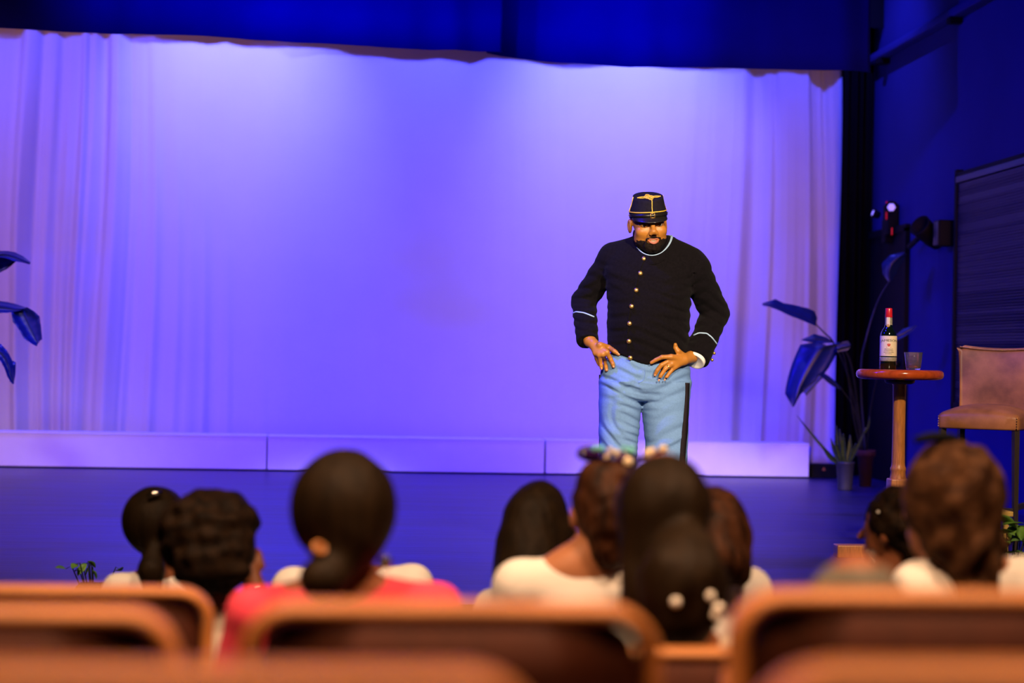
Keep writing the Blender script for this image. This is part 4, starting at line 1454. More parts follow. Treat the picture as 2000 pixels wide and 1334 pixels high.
# --- body: head, neck, torso, arms, hands, legs as one surface
HO = Vector(G(1265.5, 434.5, -.05))
HM = Matrix.Rotation(math.radians(3.5), 4, 'Z') @ Matrix.Rotation(math.radians(7.5), 4, 'X') @ Matrix.Rotation(math.radians(-5.5), 4, 'Y')
HS = 1.13
H = lambda x, y, z: np.array(HO + HM.to_3x3() @ Vector((x * HS, y * HS, z * HS)))
hr = lambda *r: tuple(v * HS for v in r)
B = Vox(G(1120, 735, 0) - (0, .26, 0), G(1420, 365, 0) + (0, .30, 0), .0040)


def head_prims(B):
    E = lambda c, r, k=.012, mode='+': B.ell(H(*c), hr(*r), HM, k * HS, mode)
    C = lambda a, b, ra, rb=None, k=.01, mode='+': B.cone(H(*a), H(*b), ra * HS, (ra if rb is None else rb) * HS, k * HS, mode)
    E((0, .012, .028), (.075, .094, .074), 0)
    E((0, -.028, -.045), (.062, .062, .075), .03)
    E((0, -.062, -.098), (.034, .030, .026), .03)
    for s in (-1, 1):
        E((s * .043, -.060, -.034), (.026, .026, .024), .02)     # cheeks
        E((s * .046, -.02, -.070), (.024, .04, .030), .025)      # jaw corners
        C((s * .012, -.086, .022), (s * .050, -.066, .024), .011, .010, .012)   # brow ridge
        E((s * .0335, -.094, -.003), (.017, .012, .010), .010, '-')  # eye socket
        E((s * .0335, -.074, -.004), (.0155, .014, .0135), .003)
        E((s * .079, .012, -.012), (.010, .020, .031), .006)     # ear
        E((s * .086, .006, -.010), (.006, .010, .018), .004, '-')
        E((s * .013, -.106, -.041), (.0095, .011, .009), .007)   # nostril wing
        C((s * .020, -.100, -.050), (s * .034, -.080, -.070), .004, .004, .010, '-')  # smile fold
    C((0, -.088, .012), (0, -.110, -.029), .009, .0115, .012)    # nose
    E((0, -.113, -.033), (.013, .010, .009), .008)
    E((0, -.090, -.068), (.026, .014, .012), .012)               # mouth mound
    return E, C


E_, C_ = head_prims(B)
B.cone(G(1272, 470, .0), G(1277, 500, .02), .066, .075, .03)
# torso and arms under the cloth
B.loft([row(735, 1200, 1325, .01, .11), row(680, 1200, 1328, .01, .12), row(600, 1202, 1332, .01, .12), row(540, 1196, 1345, .02, .10), row(505, 1215, 1345, .03, .075)], .02)
B.cone(G(1270, 500, .03), G(1197, 508, .05), .05, .05, .03)
B.cone(G(1282, 500, .02), G(1353, 530, -.03), .05, .055, .03)
B.cone(G(1197, 508, .05), eR, .05, .045, .02)
B.cone(eR, G(1152, 666, -.02), .045, .030, .02)
B.cone(G(1353, 530, -.03), eL, .055, .05, .02)
B.cone(eL, G(1352, 696, -.07), .05, .031, .02)
TT = [tT, tJ]


def lay(px, py, lift, fb):
    """a point of the hand: lift metres in front of the cloth it rests on"""
    h_ = surf(TT, px, py)
    if h_ is None or h_[0].y > YM + .15:
        return G(px, py, fb)
    return np.array(P(px, py, h_[0].y - lift))


# right hand (left in the picture): back of the hand to the front, thumb towards the belly
wr = G(1152, 666, -.02)
palm_k = .010
ky = lay(1182, 700, .034, -.10)[1]
kn = [np.array(P(1185, 688, ky)), np.array(P(1177.5, 692, ky + .004)), np.array(P(1170, 693, ky + .012)), np.array(P(1162.5, 690, ky + .026))]
cm = G(1159, 672, -.04)
B.cone(wr, cm, .028, .027, .012)
for q, r_ in zip(kn, (.0145, .0145, .014, .013)):
    B.cone(cm, q, .020, r_, palm_k)
fing = [[kn[0], lay(1193, 702, .022, -.11), lay(1196.5, 710, .018, -.11), lay(1198, 716, .014, -.11)],
        [kn[1], lay(1181.5, 706, .022, -.10), lay(1183.5, 716, .018, -.10), lay(1184.5, 723, .014, -.10)],
        [kn[2], lay(1172.5, 706, .018, -.07), lay(1174, 714, .012, -.07), lay(1174.5, 719.5, .009, -.07)],
        [kn[3], lay(1165, 701, .012, -.05), lay(1168, 708, .006, -.04), lay(1170, 713, .003, -.035)]]
for f_, rr in zip(fing, ((.0122, .0112, .0100, .0088), (.0122, .0112, .0100, .0088), (.0116, .0105, .0095, .0084), (.0105, .0095, .0086, .0076))):
    for i in range(3):
        B.cone(f_[i], f_[i + 1], rr[i], rr[i + 1], .003 if i else .006)
tp = [lay(1172, 674, .040, -.08), lay(1189, 679, .028, -.13), lay(1200, 686, .016, -.15), lay(1208.5, 692, .010, -.15)]
for i in range(3):
    B.cone(tp[i], tp[i + 1], (.017, .0135, .0115)[i], (.0135, .0115, .0092)[i], (.010, .004, .003)[i])
nails = [(fing[0][3], fing[0][2]), (fing[1][3], fing[1][2]), (fing[2][3], fing[2][2]), (tp[3], tp[2])]
# left hand (right in the picture): fingers point to the fly, thumb up on the jacket
wl_ = G(1350, 697, -.08)
kn = [lay(1311, 697, .036, -.15), lay(1309, 704, .036, -.15), lay(1312, 711, .034, -.15), lay(1318, 717, .032, -.14)]
cm = G(1335, 703, -.13)
B.cone(wl_, cm, .029, .028, .012)
for q, r_ in zip(kn, (.0145, .0145, .014, .0135)):
    B.cone(cm, q, .022, r_, palm_k)
fing = [[kn[0], lay(1293, 697.5, .030, -.17), lay(1281, 703, .021, -.17), lay(1272, 708.5, .015, -.17)],
        [kn[1], lay(1292, 713, .030, -.17), lay(1284, 723, .023, -.17), lay(1279.5, 732, .016, -.17)],
        [kn[2], lay(1299, 721, .028, -.16), lay(1291, 733, .024, -.16), lay(1287, 742, .018, -.16)],
        [kn[3], lay(1308, 728, .024, -.15), lay(1302, 736, .023, -.15), lay(1298.5, 741.5, .018, -.15)]]
for f_, rr in zip(fing, ((.0122, .0112, .0100, .0088), (.0122, .0112, .0100, .0088), (.0116, .0106, .0098, .0086), (.0105, .0096, .0088, .0078))):
    for i in range(3):
        B.cone(f_[i], f_[i + 1], rr[i], rr[i + 1], .003 if i else .006)
tl = [G(1333, 695, -.12), lay(1324, 686, .020, -.16), lay(1319.5, 679, .010, -.16), lay(1319, 673, .008, -.16)]
for i in range(3):
    B.cone(tl[i], tl[i + 1], (.018, .014, .012)[i], (.014, .012, .0092)[i], (.010, .004, .003)[i])
nails += [(f_[3], f_[2]) for f_ in fing[1:]]
body = B.build('body', M_SKIN, man, relax=1)
tB = bvh(body)
# legs of the body inside the trousers reach the boots
ringc = Vector(fing[2][0] * .45 + fing[2][1] * .55)
rd = Vector(fing[2][1] - fing[2][0]).normalized()
MB().lathe([(.0108, -.003), (.0134, -.003), (.0138, 0), (.0134, .003), (.0108, .003)], ringc, 20, rd.to_track_quat('Z', 'Y').to_matrix()).build('ring', M_BRASS, man, True, 'gold finger ring')
cs = G(1352, 700, -.055)
dvec = Vector(G(1345, 706, -.08) - eL).normalized()
MB().lathe([(.052, -.03), (.055, .004), (.050, .008), (.044, .004)], Vector(G(1356, 704, -.065)), 28, dvec.to_track_quat('Z', 'Y').to_matrix()).build('shirt_cuff', M_SHIRT, man, True, 'white shirt cuff')
for (t1, t0) in nails:
    d = Vector(t1 - t0).normalized()
    nY = Vector((0, -1, .25))
    nY = (nY - d * nY.dot(d)).normalized()
    Rn = Matrix((d.cross(nY) * -1, nY, d)).transposed()
    c = Vector(t1) + d * .0005 + nY * .0076
    MB().ball(c, (.0048, .0015, .0062), 8, Rn).build('fingernail', M_NAIL, body)

# --- face pieces
R3 = HM.to_3x3()
def HV(x, y, z): return Vector(H(x, y, z))
for s in (-1, 1):
    c = HV(s * .0335, -.0775, -.005)
    MB().ball(c, .0122 * HS, 16, R3).build('eyeball', M_EYE, body, True, 'white of the eye')
    g_ = HV(s * .0335 - .0012, -.0885, -.0055)
    MB().ball(g_, (.0066 * HS, .0022 * HS, .0066 * HS), 12, R3).build('iris', M_IRIS, body)
    MB().tube([HV(s * .0335 + (k - 3) / 3 * .0155, -.0865 + .004 * abs((k - 3) / 3) ** 2 + .003 * (s * (k - 3) / 3), .0008 - .006 * abs((k - 3) / 3) ** 2) for k in range(7)],
              [.0022, .0036, .0046, .0050, .0046, .0036, .0022], 6).build('eyelid', M_SKIN, body)
    MB().tube([HV(s * .0335 + (k - 3) / 3 * .0145, -.0845 + .004 * abs((k - 3) / 3) ** 2 + .003 * (s * (k - 3) / 3), -.0122 + .007 * abs((k - 3) / 3) ** 2) for k in range(7)],
              [.0014, .0028, .0036, .0040, .0036, .0028, .0014], 6).build('eyelid', M_SKIN, body)
    MB().tube([HV(s * (.012 + .040 * k / 6), -.0985 + .022 * (k / 6) ** 2, .018 + .006 * math.sin(PI * k / 6)) for k in range(7)],
              [.003, .0048, .0052, .005, .0045, .0035, .002], 6).build('eyebrow', M_BEARD, body)
MB().tube([HV(x, -.1045 + 11 * x * x, -.0665 + 12 * x * x) for x in np.linspace(-.0245, .0245, 9)], [.0014, .0026, .0034, .0038, .0034, .0038, .0034, .0026, .0014], 8).build('upper_lip', M_LIP, body)
MB().tube([HV(x, -.1020 + 11 * x * x, -.0825 + 24 * x * x) for x in np.linspace(-.026, .026, 9)], [.0014, .0040, .0058, .0066, .0070, .0066, .0058, .0040, .0014], 8).build('lower_lip', M_LIP, body)
MB().tube([HV(x, -.1005 + 10 * x * x, -.0735 + 14 * x * x) for x in np.linspace(-.022, .022, 9)], [.001, .002, .0028, .0034, .0036, .0034, .0028, .002, .001], 8).build('teeth', M_TEETH, body)
# beard shell
D = Vox(HO - Vector((.12, .16, .19)), HO + Vector((.12, .12, .06)), .0034)
EB = lambda c, r, k=.012, mode='+': D.ell(H(*c), hr(*r), HM, k * HS, mode)
CB = lambda a, b, ra, rb=None, k=.01, mode='+': D.cone(H(*a), H(*b), ra * HS, (ra if rb is None else rb) * HS, k * HS, mode)
EB((0, -.028, -.048), (.0622, .0640, .077), 0)
EB((0, -.064, -.102), (.036, .034, .029), .03)
for s in (-1, 1):
    EB((s * .044, -.02, -.072), (.0250, .0425, .033), .025)
    EB((s * .064, -.010, -.035), (.010, .018, .035), .015)
D.noise(.0018, 200, 5)
def cutf(X, Y, Z):
    Q = np.array(R3.transposed())
    x, y, z = X - HO.x, Y - HO.y, Z - HO.z
    lx = (Q[0, 0] * x + Q[0, 1] * y + Q[0, 2] * z) / HS
    ly = (Q[1, 0] * x + Q[1, 1] * y + Q[1, 2] * z) / HS
    lz = (Q[2, 0] * x + Q[2, 1] * y + Q[2, 2] * z) / HS
    top = -.062 - .030 * np.clip(1 - np.abs(lx) / .055, 0, 1) + np.clip((np.abs(lx) -   .046) / .02, 0, 1) * .036 * np.clip((ly + .075) / .03, 0, 1)
    back = ly + .008 + .25 * np.clip(lz + .08, -.05, .1)
    return np.maximum((lz - top) * HS, back * HS).astype(np.float32)
D.op(cutf, D.lo, D.lo + D.h * D.n, 0, '&')
for s in (-1, 1):
    CB((s * .003, -.1075, -.056), (s * .028, -.0965, -.064), .0042, .0038, .006)
    CB((s * .028, -.0955, -.064), (s * .035, -.085, -.092), .0036, .0055, .008)
CB((0, -.100, -.094), (0, -.095, -.108), .006, .010, .006)
EB((0, -.100, -.073), (.031, .024, .0135), .004, '-')
D.build('beard', M_BEARD, man, 'short black full beard', relax=0)

# --- cap
KM = HM @ Matrix.Rotation(math.radians(1), 4, 'X')
K3 = KM.to_3x3()
KO = Vector(H(0, -.006, .035))
kv = lambda x, y, z: KO + K3 @ Vector((x, y, z))
bx_a, bx_b = .0905, .105
NA = 56
V, fs = [], []
rows_ = [(-.012, 1.0, 1.0, 0), (.012, 1.005, 1.005, 0), (.027, .985, .985, 0), (.045, .905, .92, .3), (.064, .84, .86, .75), (.074, .81, .83, 1.0)]
disc_tilt = math.radians(11)
def cap_pt(a, r):
    zz, ka, kb, t = r
    x, y = math.sin(a) * bx_a * ka, -math.cos(a) * bx_b * kb
    z = zz + t * (math.tan(disc_tilt) * (y + bx_b * .8) * .95) * 1.0
    return kv(x + .004 * t, y - .004 * t, z)
for r in rows_:
    for i in range(NA):
        V.append(cap_pt(2 * PI * i / NA, r))
for k in range(len(rows_) - 1):
    for i in range(NA):
        j = (i + 1) % NA
        fs.append((k * NA + i, k * NA + j, (k + 1) * NA + j, (k + 1) * NA + i))
b0 = (len(rows_) - 1) * NA
for k, sc_ in enumerate((.93, .6, .25)):
    for i in range(NA):
        zz, ka, kb, t = rows_[-1]
        V.append(cap_pt(2 * PI * i / NA, (zz - .0015 * (sc_ < .9), ka * sc_, kb * sc_, t)))
    for i in range(NA):
        j = (i + 1) % NA
        fs.append((b0 + k * NA + i, b0 + k * NA + j, b0 + (k + 1) * NA + j, b0 + (k + 1) * NA + i))
last = b0 + 3 * NA
fs.append(tuple(last + i for i in range(NA)))
cap = put('cap', V, fs, M_CAPCLOTH, man, True, 'black peaked forage cap with yellow braid')
# peak
V, fs = [], []
NP, NR = 28, 6
for lay_ in (0, 1):
    for i in range(NP + 1):
        a = -1.25 + 2.5 * i / NP
        for k in range(NR + 1):
            t = k / NR
            ext = .034 * t * max(0.0, math.cos(a * PI / 2.5)) ** .8
            V.append(kv(math.sin(a) * (bx_a * .995 + ext * .55), -math.cos(a) * (bx_b * .995) - ext, -.008 - .024 * t ** 1.1 * max(0.05, math.cos(a * .9)) - .003 * lay_ + .004))
K_ = (NP + 1) * (NR + 1)
for i in range(NP):
    for k in range(NR):
        a = i * (NR + 1) + k
        fs.append((a, a + 1, a + NR + 2, a + NR + 1))
        fs.append((K_ + a, K_ + a + NR + 1, K_ + a + NR + 2, K_ + a + 1))
    a = i * (NR + 1) + NR
    fs.append((a, K_ + a, K_ + a + NR + 1, a + NR + 1))
put('peak', V, fs, M_LEATHER, cap, True, 'black leather peak')
V, fs = [], []
for i in range(41):
    a = -1.45 + 2.9 * i / 40
    for (zz, e) in ((-.006, .0020), (-.006, .0048), (.010, .0048), (.010, .0020)):
        V.append(kv(math.sin(a) * (bx_a + e), -math.cos(a) * (bx_b + e), zz))
for i in range(40):
    for q in range(4):
        fs.append((i * 4 + q, i * 4 + (q + 1) % 4, i * 4 + 4 + (q + 1) % 4, i * 4 + 4 + q))
put('chin_strap', V, fs, M_LEATHER, cap, True, 'black leather chin strap')
bk = MB()
for (x0, z0, x1, z1) in ((-.010, -.008, -.010, .014), (.010, -.008, .010, .014), (-.010, .014, .010, .014), (-.010, -.008, .010, -.008)):
    bk.tube([kv(x0, -bx_b - .0065, z0), kv(x1, -bx_b - .0065, z1)], .0022, 6)
bk.build('buckle', M_BRASS, cap)
for s in (-1, 1):
    MB().ball(kv(s * (bx_a + .002), -.012, .003), .006, 10).build('cap_button', M_BRASS, cap)
MB().tube([kv(math.sin(2 * PI * i / 60) * (bx_a + .0008), -math.cos(2 * PI * i / 60) * (bx_b + .0008), .0185) for i in range(61)], .0026, 6).build('band_braid', M_GOLD, cap)
for a in (0.0, PI / 2, -PI / 2, PI):
    pts = []
    for r in [(.0185, 1.008, 1.008, 0), (.027, 1.003, 1.003, 0), (.036, .955, .962, .14), (.045, .913, .928, .3), (.054, .876, .893, .54), (.064, .848, .868, .75), (.075, .816, .836, 1.0)]:
        pts.append(cap_pt(a, r))
    MB().tube(pts, .0022, 6).build('crown_braid', M_GOLD, cap)
# quatrefoil knot of braid on the crown
kt = MB()
zz, ka, kb, t = rows_[-1]
def disc(u, v): # u right, v back, unit disc
    x, y = u * bx_a * ka, v * bx_b * kb
    z = zz + .0015 + math.tan(disc_tilt) * (y + bx_b * .8) * .95
    return kv(x + .004, y - .004, z)
kt.tube([disc(.33 * math.cos(2 * PI * i / 28), .33 * math.sin(2 * PI * i / 28) - .25) for i in range(29)], .0022, 6)
for (du, dv, au, av) in ((.46, 0, .26, .13), (-.46, 0, .26, .13), (0, .33, .15, .25), (0, -.33, .15, .25)):
    kt.tube([disc(du + au * math.cos(2 * PI * i / 20), dv + av * math.sin(2 * PI * i / 20) - .25) for i in range(21)], .0020, 6)
for s in (-1, 1):
    kt.tube([disc(s * .70, -.25), disc(s * .80, -.25)], .003, 6)
    kt.tube([disc(-.26, s * .08 - .25), disc(.26, s * .08 - .25)], .0018, 6)
kt.tube([disc(0, -.70), disc(0, -.99)], .0022, 6)
kt.build('crown_knot', M_GOLD, cap, True, 'yellow braid knot on the crown')

# ------------------------------------------------------------------ the audience
def audience(label, Y, head, hs, sh, shr=.055, yaw=0.0, tilt=0.0, skin=None, shirt=None, hair_m=None, hair=None, hamp=.004, hfreq=40, hst=(1, 1, 1),
             arm=None, shirt_label=None, hair_label=None, seed=1, hvox=.0075):
    """one seated person seen from behind; head = photo (x, y) of the skull centre at depth Y, sh = both shoulder joints"""
    Hc = Vector(P(head[0], head[1], Y))
    SL, SR = np.array(P(*sh[0], Y)), np.array(P(*sh[1], Y))
    sm = (SL + SR) / 2
    flo = fz(Y + .25)
    rt = thing('person', (sm[0], Y, fz(Y)), label, 'person', 'seated audience')
    Rm = Matrix.Rotation(yaw, 3, 'Z') @ Matrix.Rotation(-tilt, 3, 'Y')
    hd = lambda x, y, z: np.array(Hc + Rm @ Vector((x * hs, y * hs, z * hs)))
    v = .009
    hipz = max(flo + .52, fz(Y) + .62)
    hip = np.array([sm[0], Y + .04, hipz])
    lo = (min(SL[0], Hc.x) - .22, Y - .24, flo - .02)
    hi = (max(SR[0], Hc.x) + .22, Y + .72, Hc.z + .16)
    Bv = Vox(lo, hi, v)
    Bv.ell(hd(0, 0, .02), (.072 * hs, .092 * hs, .10 * hs), Rm, 0)
    Bv.ell(hd(0, .03, -.055), (.058 * hs, .058 * hs, .062 * hs), Rm, .03)
    Bv.ell(hd(0, .068, -.092), (.026 * hs, .024 * hs, .022 * hs), Rm, .02)
    Bv.cone(hd(0, .088, .005), hd(0, .112, -.028), .010 * hs, .013 * hs, .01)
    Bv.cone(hd(-.02, .085, -.066), hd(.02, .085, -.066), .010 * hs, .010 * hs, .008)
    for s in (-1, 1):
        Bv.ell(hd(s * .076, -.004, -.012), (.011 * hs, .019 * hs, .031 * hs), Rm, .006)
        Bv.ell(hd(s * .033, .092, .006), (.014 * hs, .010 * hs, .009 * hs), Rm, .008, '-')
        Bv.ell(hd(s * .033, .076, .006), (.012 * hs, .013 * hs, .011 * hs), Rm, .004)
    nb = sm + np.array([0, .0, .035])
    Bv.cone(hd(0, -.012, -.06), nb, .050 * hs, .058 * hs, .02)
    Bv.cone(nb, SL, .05 * hs, shr * .8, .03)
    Bv.cone(nb, SR, .05 * hs, shr * .8, .03)
    half = (SR[0] - SL[0]) / 2
    Bv.ell(sm + np.array([0, .02, -.13]), (half * .95, .10, .19), None, .03)
    Bv.cone(sm + np.array([0, .02, -.22]), hip, half * .72, .14, .04)

    def limbs(s, SJ):
        el = SJ + np.array([s * .045, .06, -.25 * hs])
        hn = np.array([sm[0] + s * .09, Y + .30, hipz + .12])
        if arm and arm[0] == s:
            el, hn = np.array(P(*arm[1])), np.array(P(*arm[2]))
        return el, hn
    ank = {}
    for s, SJ in ((-1, SL), (1, SR)):
        el, hn = limbs(s, SJ)
        Bv.cone(SJ, el, shr * .85, .042 * hs, .02)
        Bv.cone(el, hn, .042 * hs, .028 * hs, .012)
        d = hn - el
        d = d / np.linalg.norm(d)
        side = np.cross(d, [0, 0, 1.0]) if abs(d[2]) < .8 else np.array([1.0, 0, 0])
        side = side / np.linalg.norm(side)
        pal = hn + d * .06
        Bv.cone(hn, pal, .026, .024, .012)
        dn = np.cross(side, d)
        for i, (o_, L) in enumerate(((-.030, .060), (-.010, .072), (.010, .068), (.030, .052))):
            p0 = pal + side * o_
            p1 = p0 + d * L * .55
            p2 = p1 + (d * .7 + dn * (-.5)) * L * .5
            Bv.cone(p0, p1, .0115, .0105, .005)
            Bv.cone(p1, p2, .0105, .0092, .004)
        Bv.cone(hn + d * .02, hn + d * .05 - side * s * .045, .015, .0115, .006)
        kn = np.array([sm[0] + s * .11, Y + .44, hipz + .03])
        an = np.array([sm[0] + s * .11, Y + .47, flo + .085])
        Bv.cone(hip + np.array([s * .08, 0, 0]), kn, .085, .062, .03)
        Bv.cone(kn, an, .058, .040, .015)
        ank[s] = (kn, an)
    bd = Bv.build('body', skin, rt)
    # shirt
    Sv = Vox(lo, hi, v)
    Sv.cone(nb - np.array([0, -.004, .012]), SL, .052 * hs, shr, .035)
    Sv.cone(nb - np.array([0, -.004, .012]), SR, .052 * hs, shr, .035)
    Sv.ell(sm + np.array([0, .02, -.13]), (half * 1.02, .118, .20), None, .035)
    Sv.cone(sm + np.array([0, .02, -.22]), hip + np.array([0, 0, .02]), half * .80, .155, .04)
    for s, SJ in ((-1, SL), (1, SR)):
        el, hn = limbs(s, SJ)
        Sv.cone(SJ, SJ + (el - SJ) * .8, shr, .054 * hs, .02, cut=True)
    Sv.noise(.0045, 16, seed)
    Sv.cone(hd(0, .03, -.05), nb + np.array([0, .05, .02]), .054 * hs, .060 * hs, .008, '-')
    Sv.build('shirt', shirt, rt, shirt_label)
    Tv = Vox(lo, hi, .012)
    Tv.cone(hip + np.array([-.05, -.02, 0]), hip + np.array([.05, -.02, 0]), .15, .15, .02)
    for s in (-1, 1):
        kn, an = ank[s]
        Tv.cone(hip + np.array([s * .08, 0, 0]), kn, .10, .076, .03)
        Tv.cone(kn, an + np.array([0, 0, .02]), .072, .055, .015, cut=True)
    Tv.build('trousers', M_DENIM, rt)
    for s in (-1, 1):
        kn, an = ank[s]
        Fv = Vox(an + np.array([-.07, -.10, -.10]), an + np.array([.07, .24, .06]), .009)
        Fv.cone(an - np.array([0, .01, .045]), an + np.array([0, .13, -.055]), .042, .032, .02)
        Fv.ell(an + np.array([0, .13, -.055]), (.042, .06, .03), None, .02)
        Fv.build('shoe', M_SHOE, rt)
    # hair
    if hair:
        Hv_ = Vox(np.array(Hc) - (.27 * hs, .27 * hs, .42 * hs), np.array(Hc) + (.27 * hs, .24 * hs, .24 * hs), hvox)
        for op_ in hair:
            kind = op_[0]
            if kind == 'e':
                Hv_.ell(hd(*op_[1]), tuple(x * hs for x in op_[2]), Rm, op_[3] if len(op_) > 3 else .02, op_[4] if len(op_) > 4 else '+')
            elif kind == 'c':
                Hv_.cone(hd(*op_[1]), hd(*op_[2]), op_[3] * hs, op_[4] * hs, op_[5] if len(op_) > 5 else .02)
            elif kind == 'p':       # photo points: (x, y, dY), (x, y, dY), radii in metres
                Hv_.cone(np.array(P(op_[1][0], op_[1][1], Y + op_[1][2])), np.array(P(op_[2][0], op_[2][1], Y + op_[2][2])), op_[3], op_[4], op_[5] if len(op_) > 5 else .02)
        if hamp:
            Hv_.noise(hamp, hfreq, seed + 50, st=hst)
        # keep the face clear
        Hv_.ell(hd(0, .105, -.045), (.062 * hs, .07 * hs, .085 * hs), Rm, .012, '-')
        Hv_.build('hair', hair_m, rt, hair_label)
    return rt, hd, Y


CAPH = [('e', (0, -.006, .028), (.084, .104, .106), 0)]

# row nearest to the stage
p, hd, Y = audience('person with smooth dark hair, pale barrette and low ponytail, leftmost of the audience', 5.8, (303, 1020), .92, ((232, 1152), (385, 1158)), .048,
                    .15, .10, M_SKIN2, M_SHIRT, M_HAIRBLK, [('e', (0, -.006, .005), (.112, .118, .118), 0), ('c', (-.01, -.09, -.07), (-.03, -.13, -.145), .03, .042, .02), ('c', (-.03, -.13, -.145), (-.03, -.13, -.22), .042, .028, .02)], .002, 60, (1, 1, .3), seed=2)
a = P(287, 972, 5.8 - .098); b = P(316, 962, 5.8 - .088)
MB().tube([a, a.lerp(b, .5) + Vector((0, -.006, .005)), b], [.006, .009, .006], 6).build('barrette', M_SILVER, p, True, 'pale metal barrette')

p, hd, Y = audience('person in white whose head is hidden behind the low bun wearer in pink', 5.4, (690, 1040), .72, ((574, 1150), (806, 1146)), .062, 0, 0, M_SKIN2, M_SHIRT, M_HAIRBLK, CAPH, .002, 50, seed=3)

p, hd, Y = audience('person with long loose black hair sitting left of the one with sparkling glasses', 5.2, (1052, 1030), 1.0, ((960, 1183), (1150, 1180)), .05, -.1, 0, M_SKIN3, M_SHIRT, M_HAIRBLK,
                    CAPH + [('p', (1040, 1015, -.06), (1035, 1120, -.11), .085, .098, .03), ('p', (1020, 1060, -.08), (1000, 1170, -.10), .065, .055, .03), ('p', (1085, 1050, -.06), (1092, 1150, -.1), .06, .05, .03),
                            ('p', (992, 1060, -.02), (975, 1125, -.04), .018, .008, .03)], .003, 90, (1, 1, .12), seed=4)

p, hd, Y = audience('person turned left wearing curly pinned up hair and a silver hoop earring', 5.4, (1746, 1036), .98, ((1660, 1158), (1800, 1160)), .05, .85, .0, M_SKIN2, M_SHIRT, M_HAIRCRL,
                    [('e', (0, -.015, .03), (.086, .104, .102), 0), ('e', (0, -.03, .09), (.06, .07, .045), .02), ('c', (0, -.08, -.02), (0, -.08, -.12), .06, .05, .03)], .010, 60, seed=5)
c = P(1701, 1086, Y - .07)
MB().lathe([(.021, -.0012), (.0235, 0), (.021, .0012), (.0195, 0), (.021, -.0012)], c, 24, Matrix.Rotation(PI / 2, 3, 'X') @ Matrix.Rotation(.4, 3, 'Y')).build('hoop_earring', M_SILVER, p, True, 'silver hoop earring')
c = P(1715, 1000, Y - .06)
MB().ball(c, .0045, 8).build('pin_glint', M_BEAD, p)  # white ball paints the small glint of a pin

# second row
p, hd, Y = audience('person with a large rounded black afro and white collar resting cheek on a hand', 4.75, (405, 1058), 1.0, ((345, 1205), (482, 1212)), .055, .25, .05, M_SKIN2, M_CREAM, M_HAIRCRL,
                    [('e', (0, -.02, .015), (.122, .125, .118), 0), ('e', (-.045, -.04, .05), (.075, .08, .072), .02), ('e', (.055, -.03, .045), (.07, .08, .075), .02), ('e', (.0, -.07, -.04), (.10, .09, .085), .03)], .012, 65,
                    arm=(1, (516, 1240, 4.70), (497, 1150, 4.74)), seed=6)
MB().lathe([(.030, -.004), (.034, 0), (.030, .004), (.027, 0), (.030, -.004)], P(498, 1140, 4.73), 20, Matrix.Rotation(.2, 3, 'Y')).build('bracelet', M_SILVER, p)

p, hd, Y = audience('person with auburn hair pinned up, sparkling glasses on top and a white shirt', 4.25, (1184, 1000), 1.0, ((1018, 1146), (1222, 1146)), .062, .0, .0, M_SKIN3, M_SHIRT, M_HAIRAUB,
                    [('e', (0, -.006, .025), (.080, .102, .096), 0), ('e', (-.02, -.03, .092), (.045, .05, .030), .015), ('e', (.03, -.04, .088), (.042, .05, .030), .015),
                     ('c', (0, -.05, -.02), (0, -.045, -.085), .062, .046, .02)], .006, 75, seed=7)
gl_ = MB()
for (cx, cy) in ((1155, 886), (1218, 897)):
    gl_.tube([P(cx + 26 * math.cos(t), cy + 13 * math.sin(t), Y - .015 + .02 * math.sin(t)) for t in np.linspace(0, 2 * PI, 17)], .0045, 6)
gl_.tube([P(1180, 886, Y - .01), P(1192, 890, Y - .01)], .0045, 6)
gl_.tube([P(1240, 897, Y - .02), P(1262, 892, Y - .02), P(1300, 878, Y - .03)], .0045, 6)
sg_ = gl_.build('sunglasses', M_LENS, p, True, 'dark glasses pushed up on the hair')
for (cx, cy) in ((1155, 886), (1218, 897)):
    c = P(cx, cy, Y - .01)
    MB().ball(c, (.024, .006, .012), 14).build('lens', M_LENS, sg_)
for i, (px, py, r, mm) in enumerate(((1138, 884, .006, M_SILVER), (1151, 876, .006, M_BLUELIT), (1161, 876, .006, M_TEAL), (1174, 876, .0075, M_TEAL), (1192, 880, .0065, M_CRYSTAL), (1204, 885, .007, M_CRYSTAL),
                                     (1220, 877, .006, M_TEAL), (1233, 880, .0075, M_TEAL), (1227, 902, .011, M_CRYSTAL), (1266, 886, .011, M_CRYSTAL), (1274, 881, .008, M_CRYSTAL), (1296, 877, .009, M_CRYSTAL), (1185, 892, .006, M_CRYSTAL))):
    MB().ball(P(px, py, Y - .05), r * 1.05, 6).build('rhinestone_glint', mm, p, False)  # stones on the glasses, their glints painted as bright flat colour

p, hd, Y = audience('person with long loose brown black hair and white shirt right of the low ponytail', 4.6, (1392, 1046), .98, ((1330, 1165), (1462, 1152)), .055, .1, 0, M_SKIN3, M_SHIRT, M_HAIRAUB,
                    [('e', (0, -.006, .02), (.086, .106, .108), 0), ('p', (1395, 1050, -.06), (1400, 1088, -.10), .088, .070, .03), ('p', (1420, 1060, -.05), (1434, 1106, -.10), .058, .036, .03), ('p', (1436, 1100, -.1), (1450, 1128, -.11), .036, .016, .03)],
                    .004, 90, (1, 1, .12), seed=8)

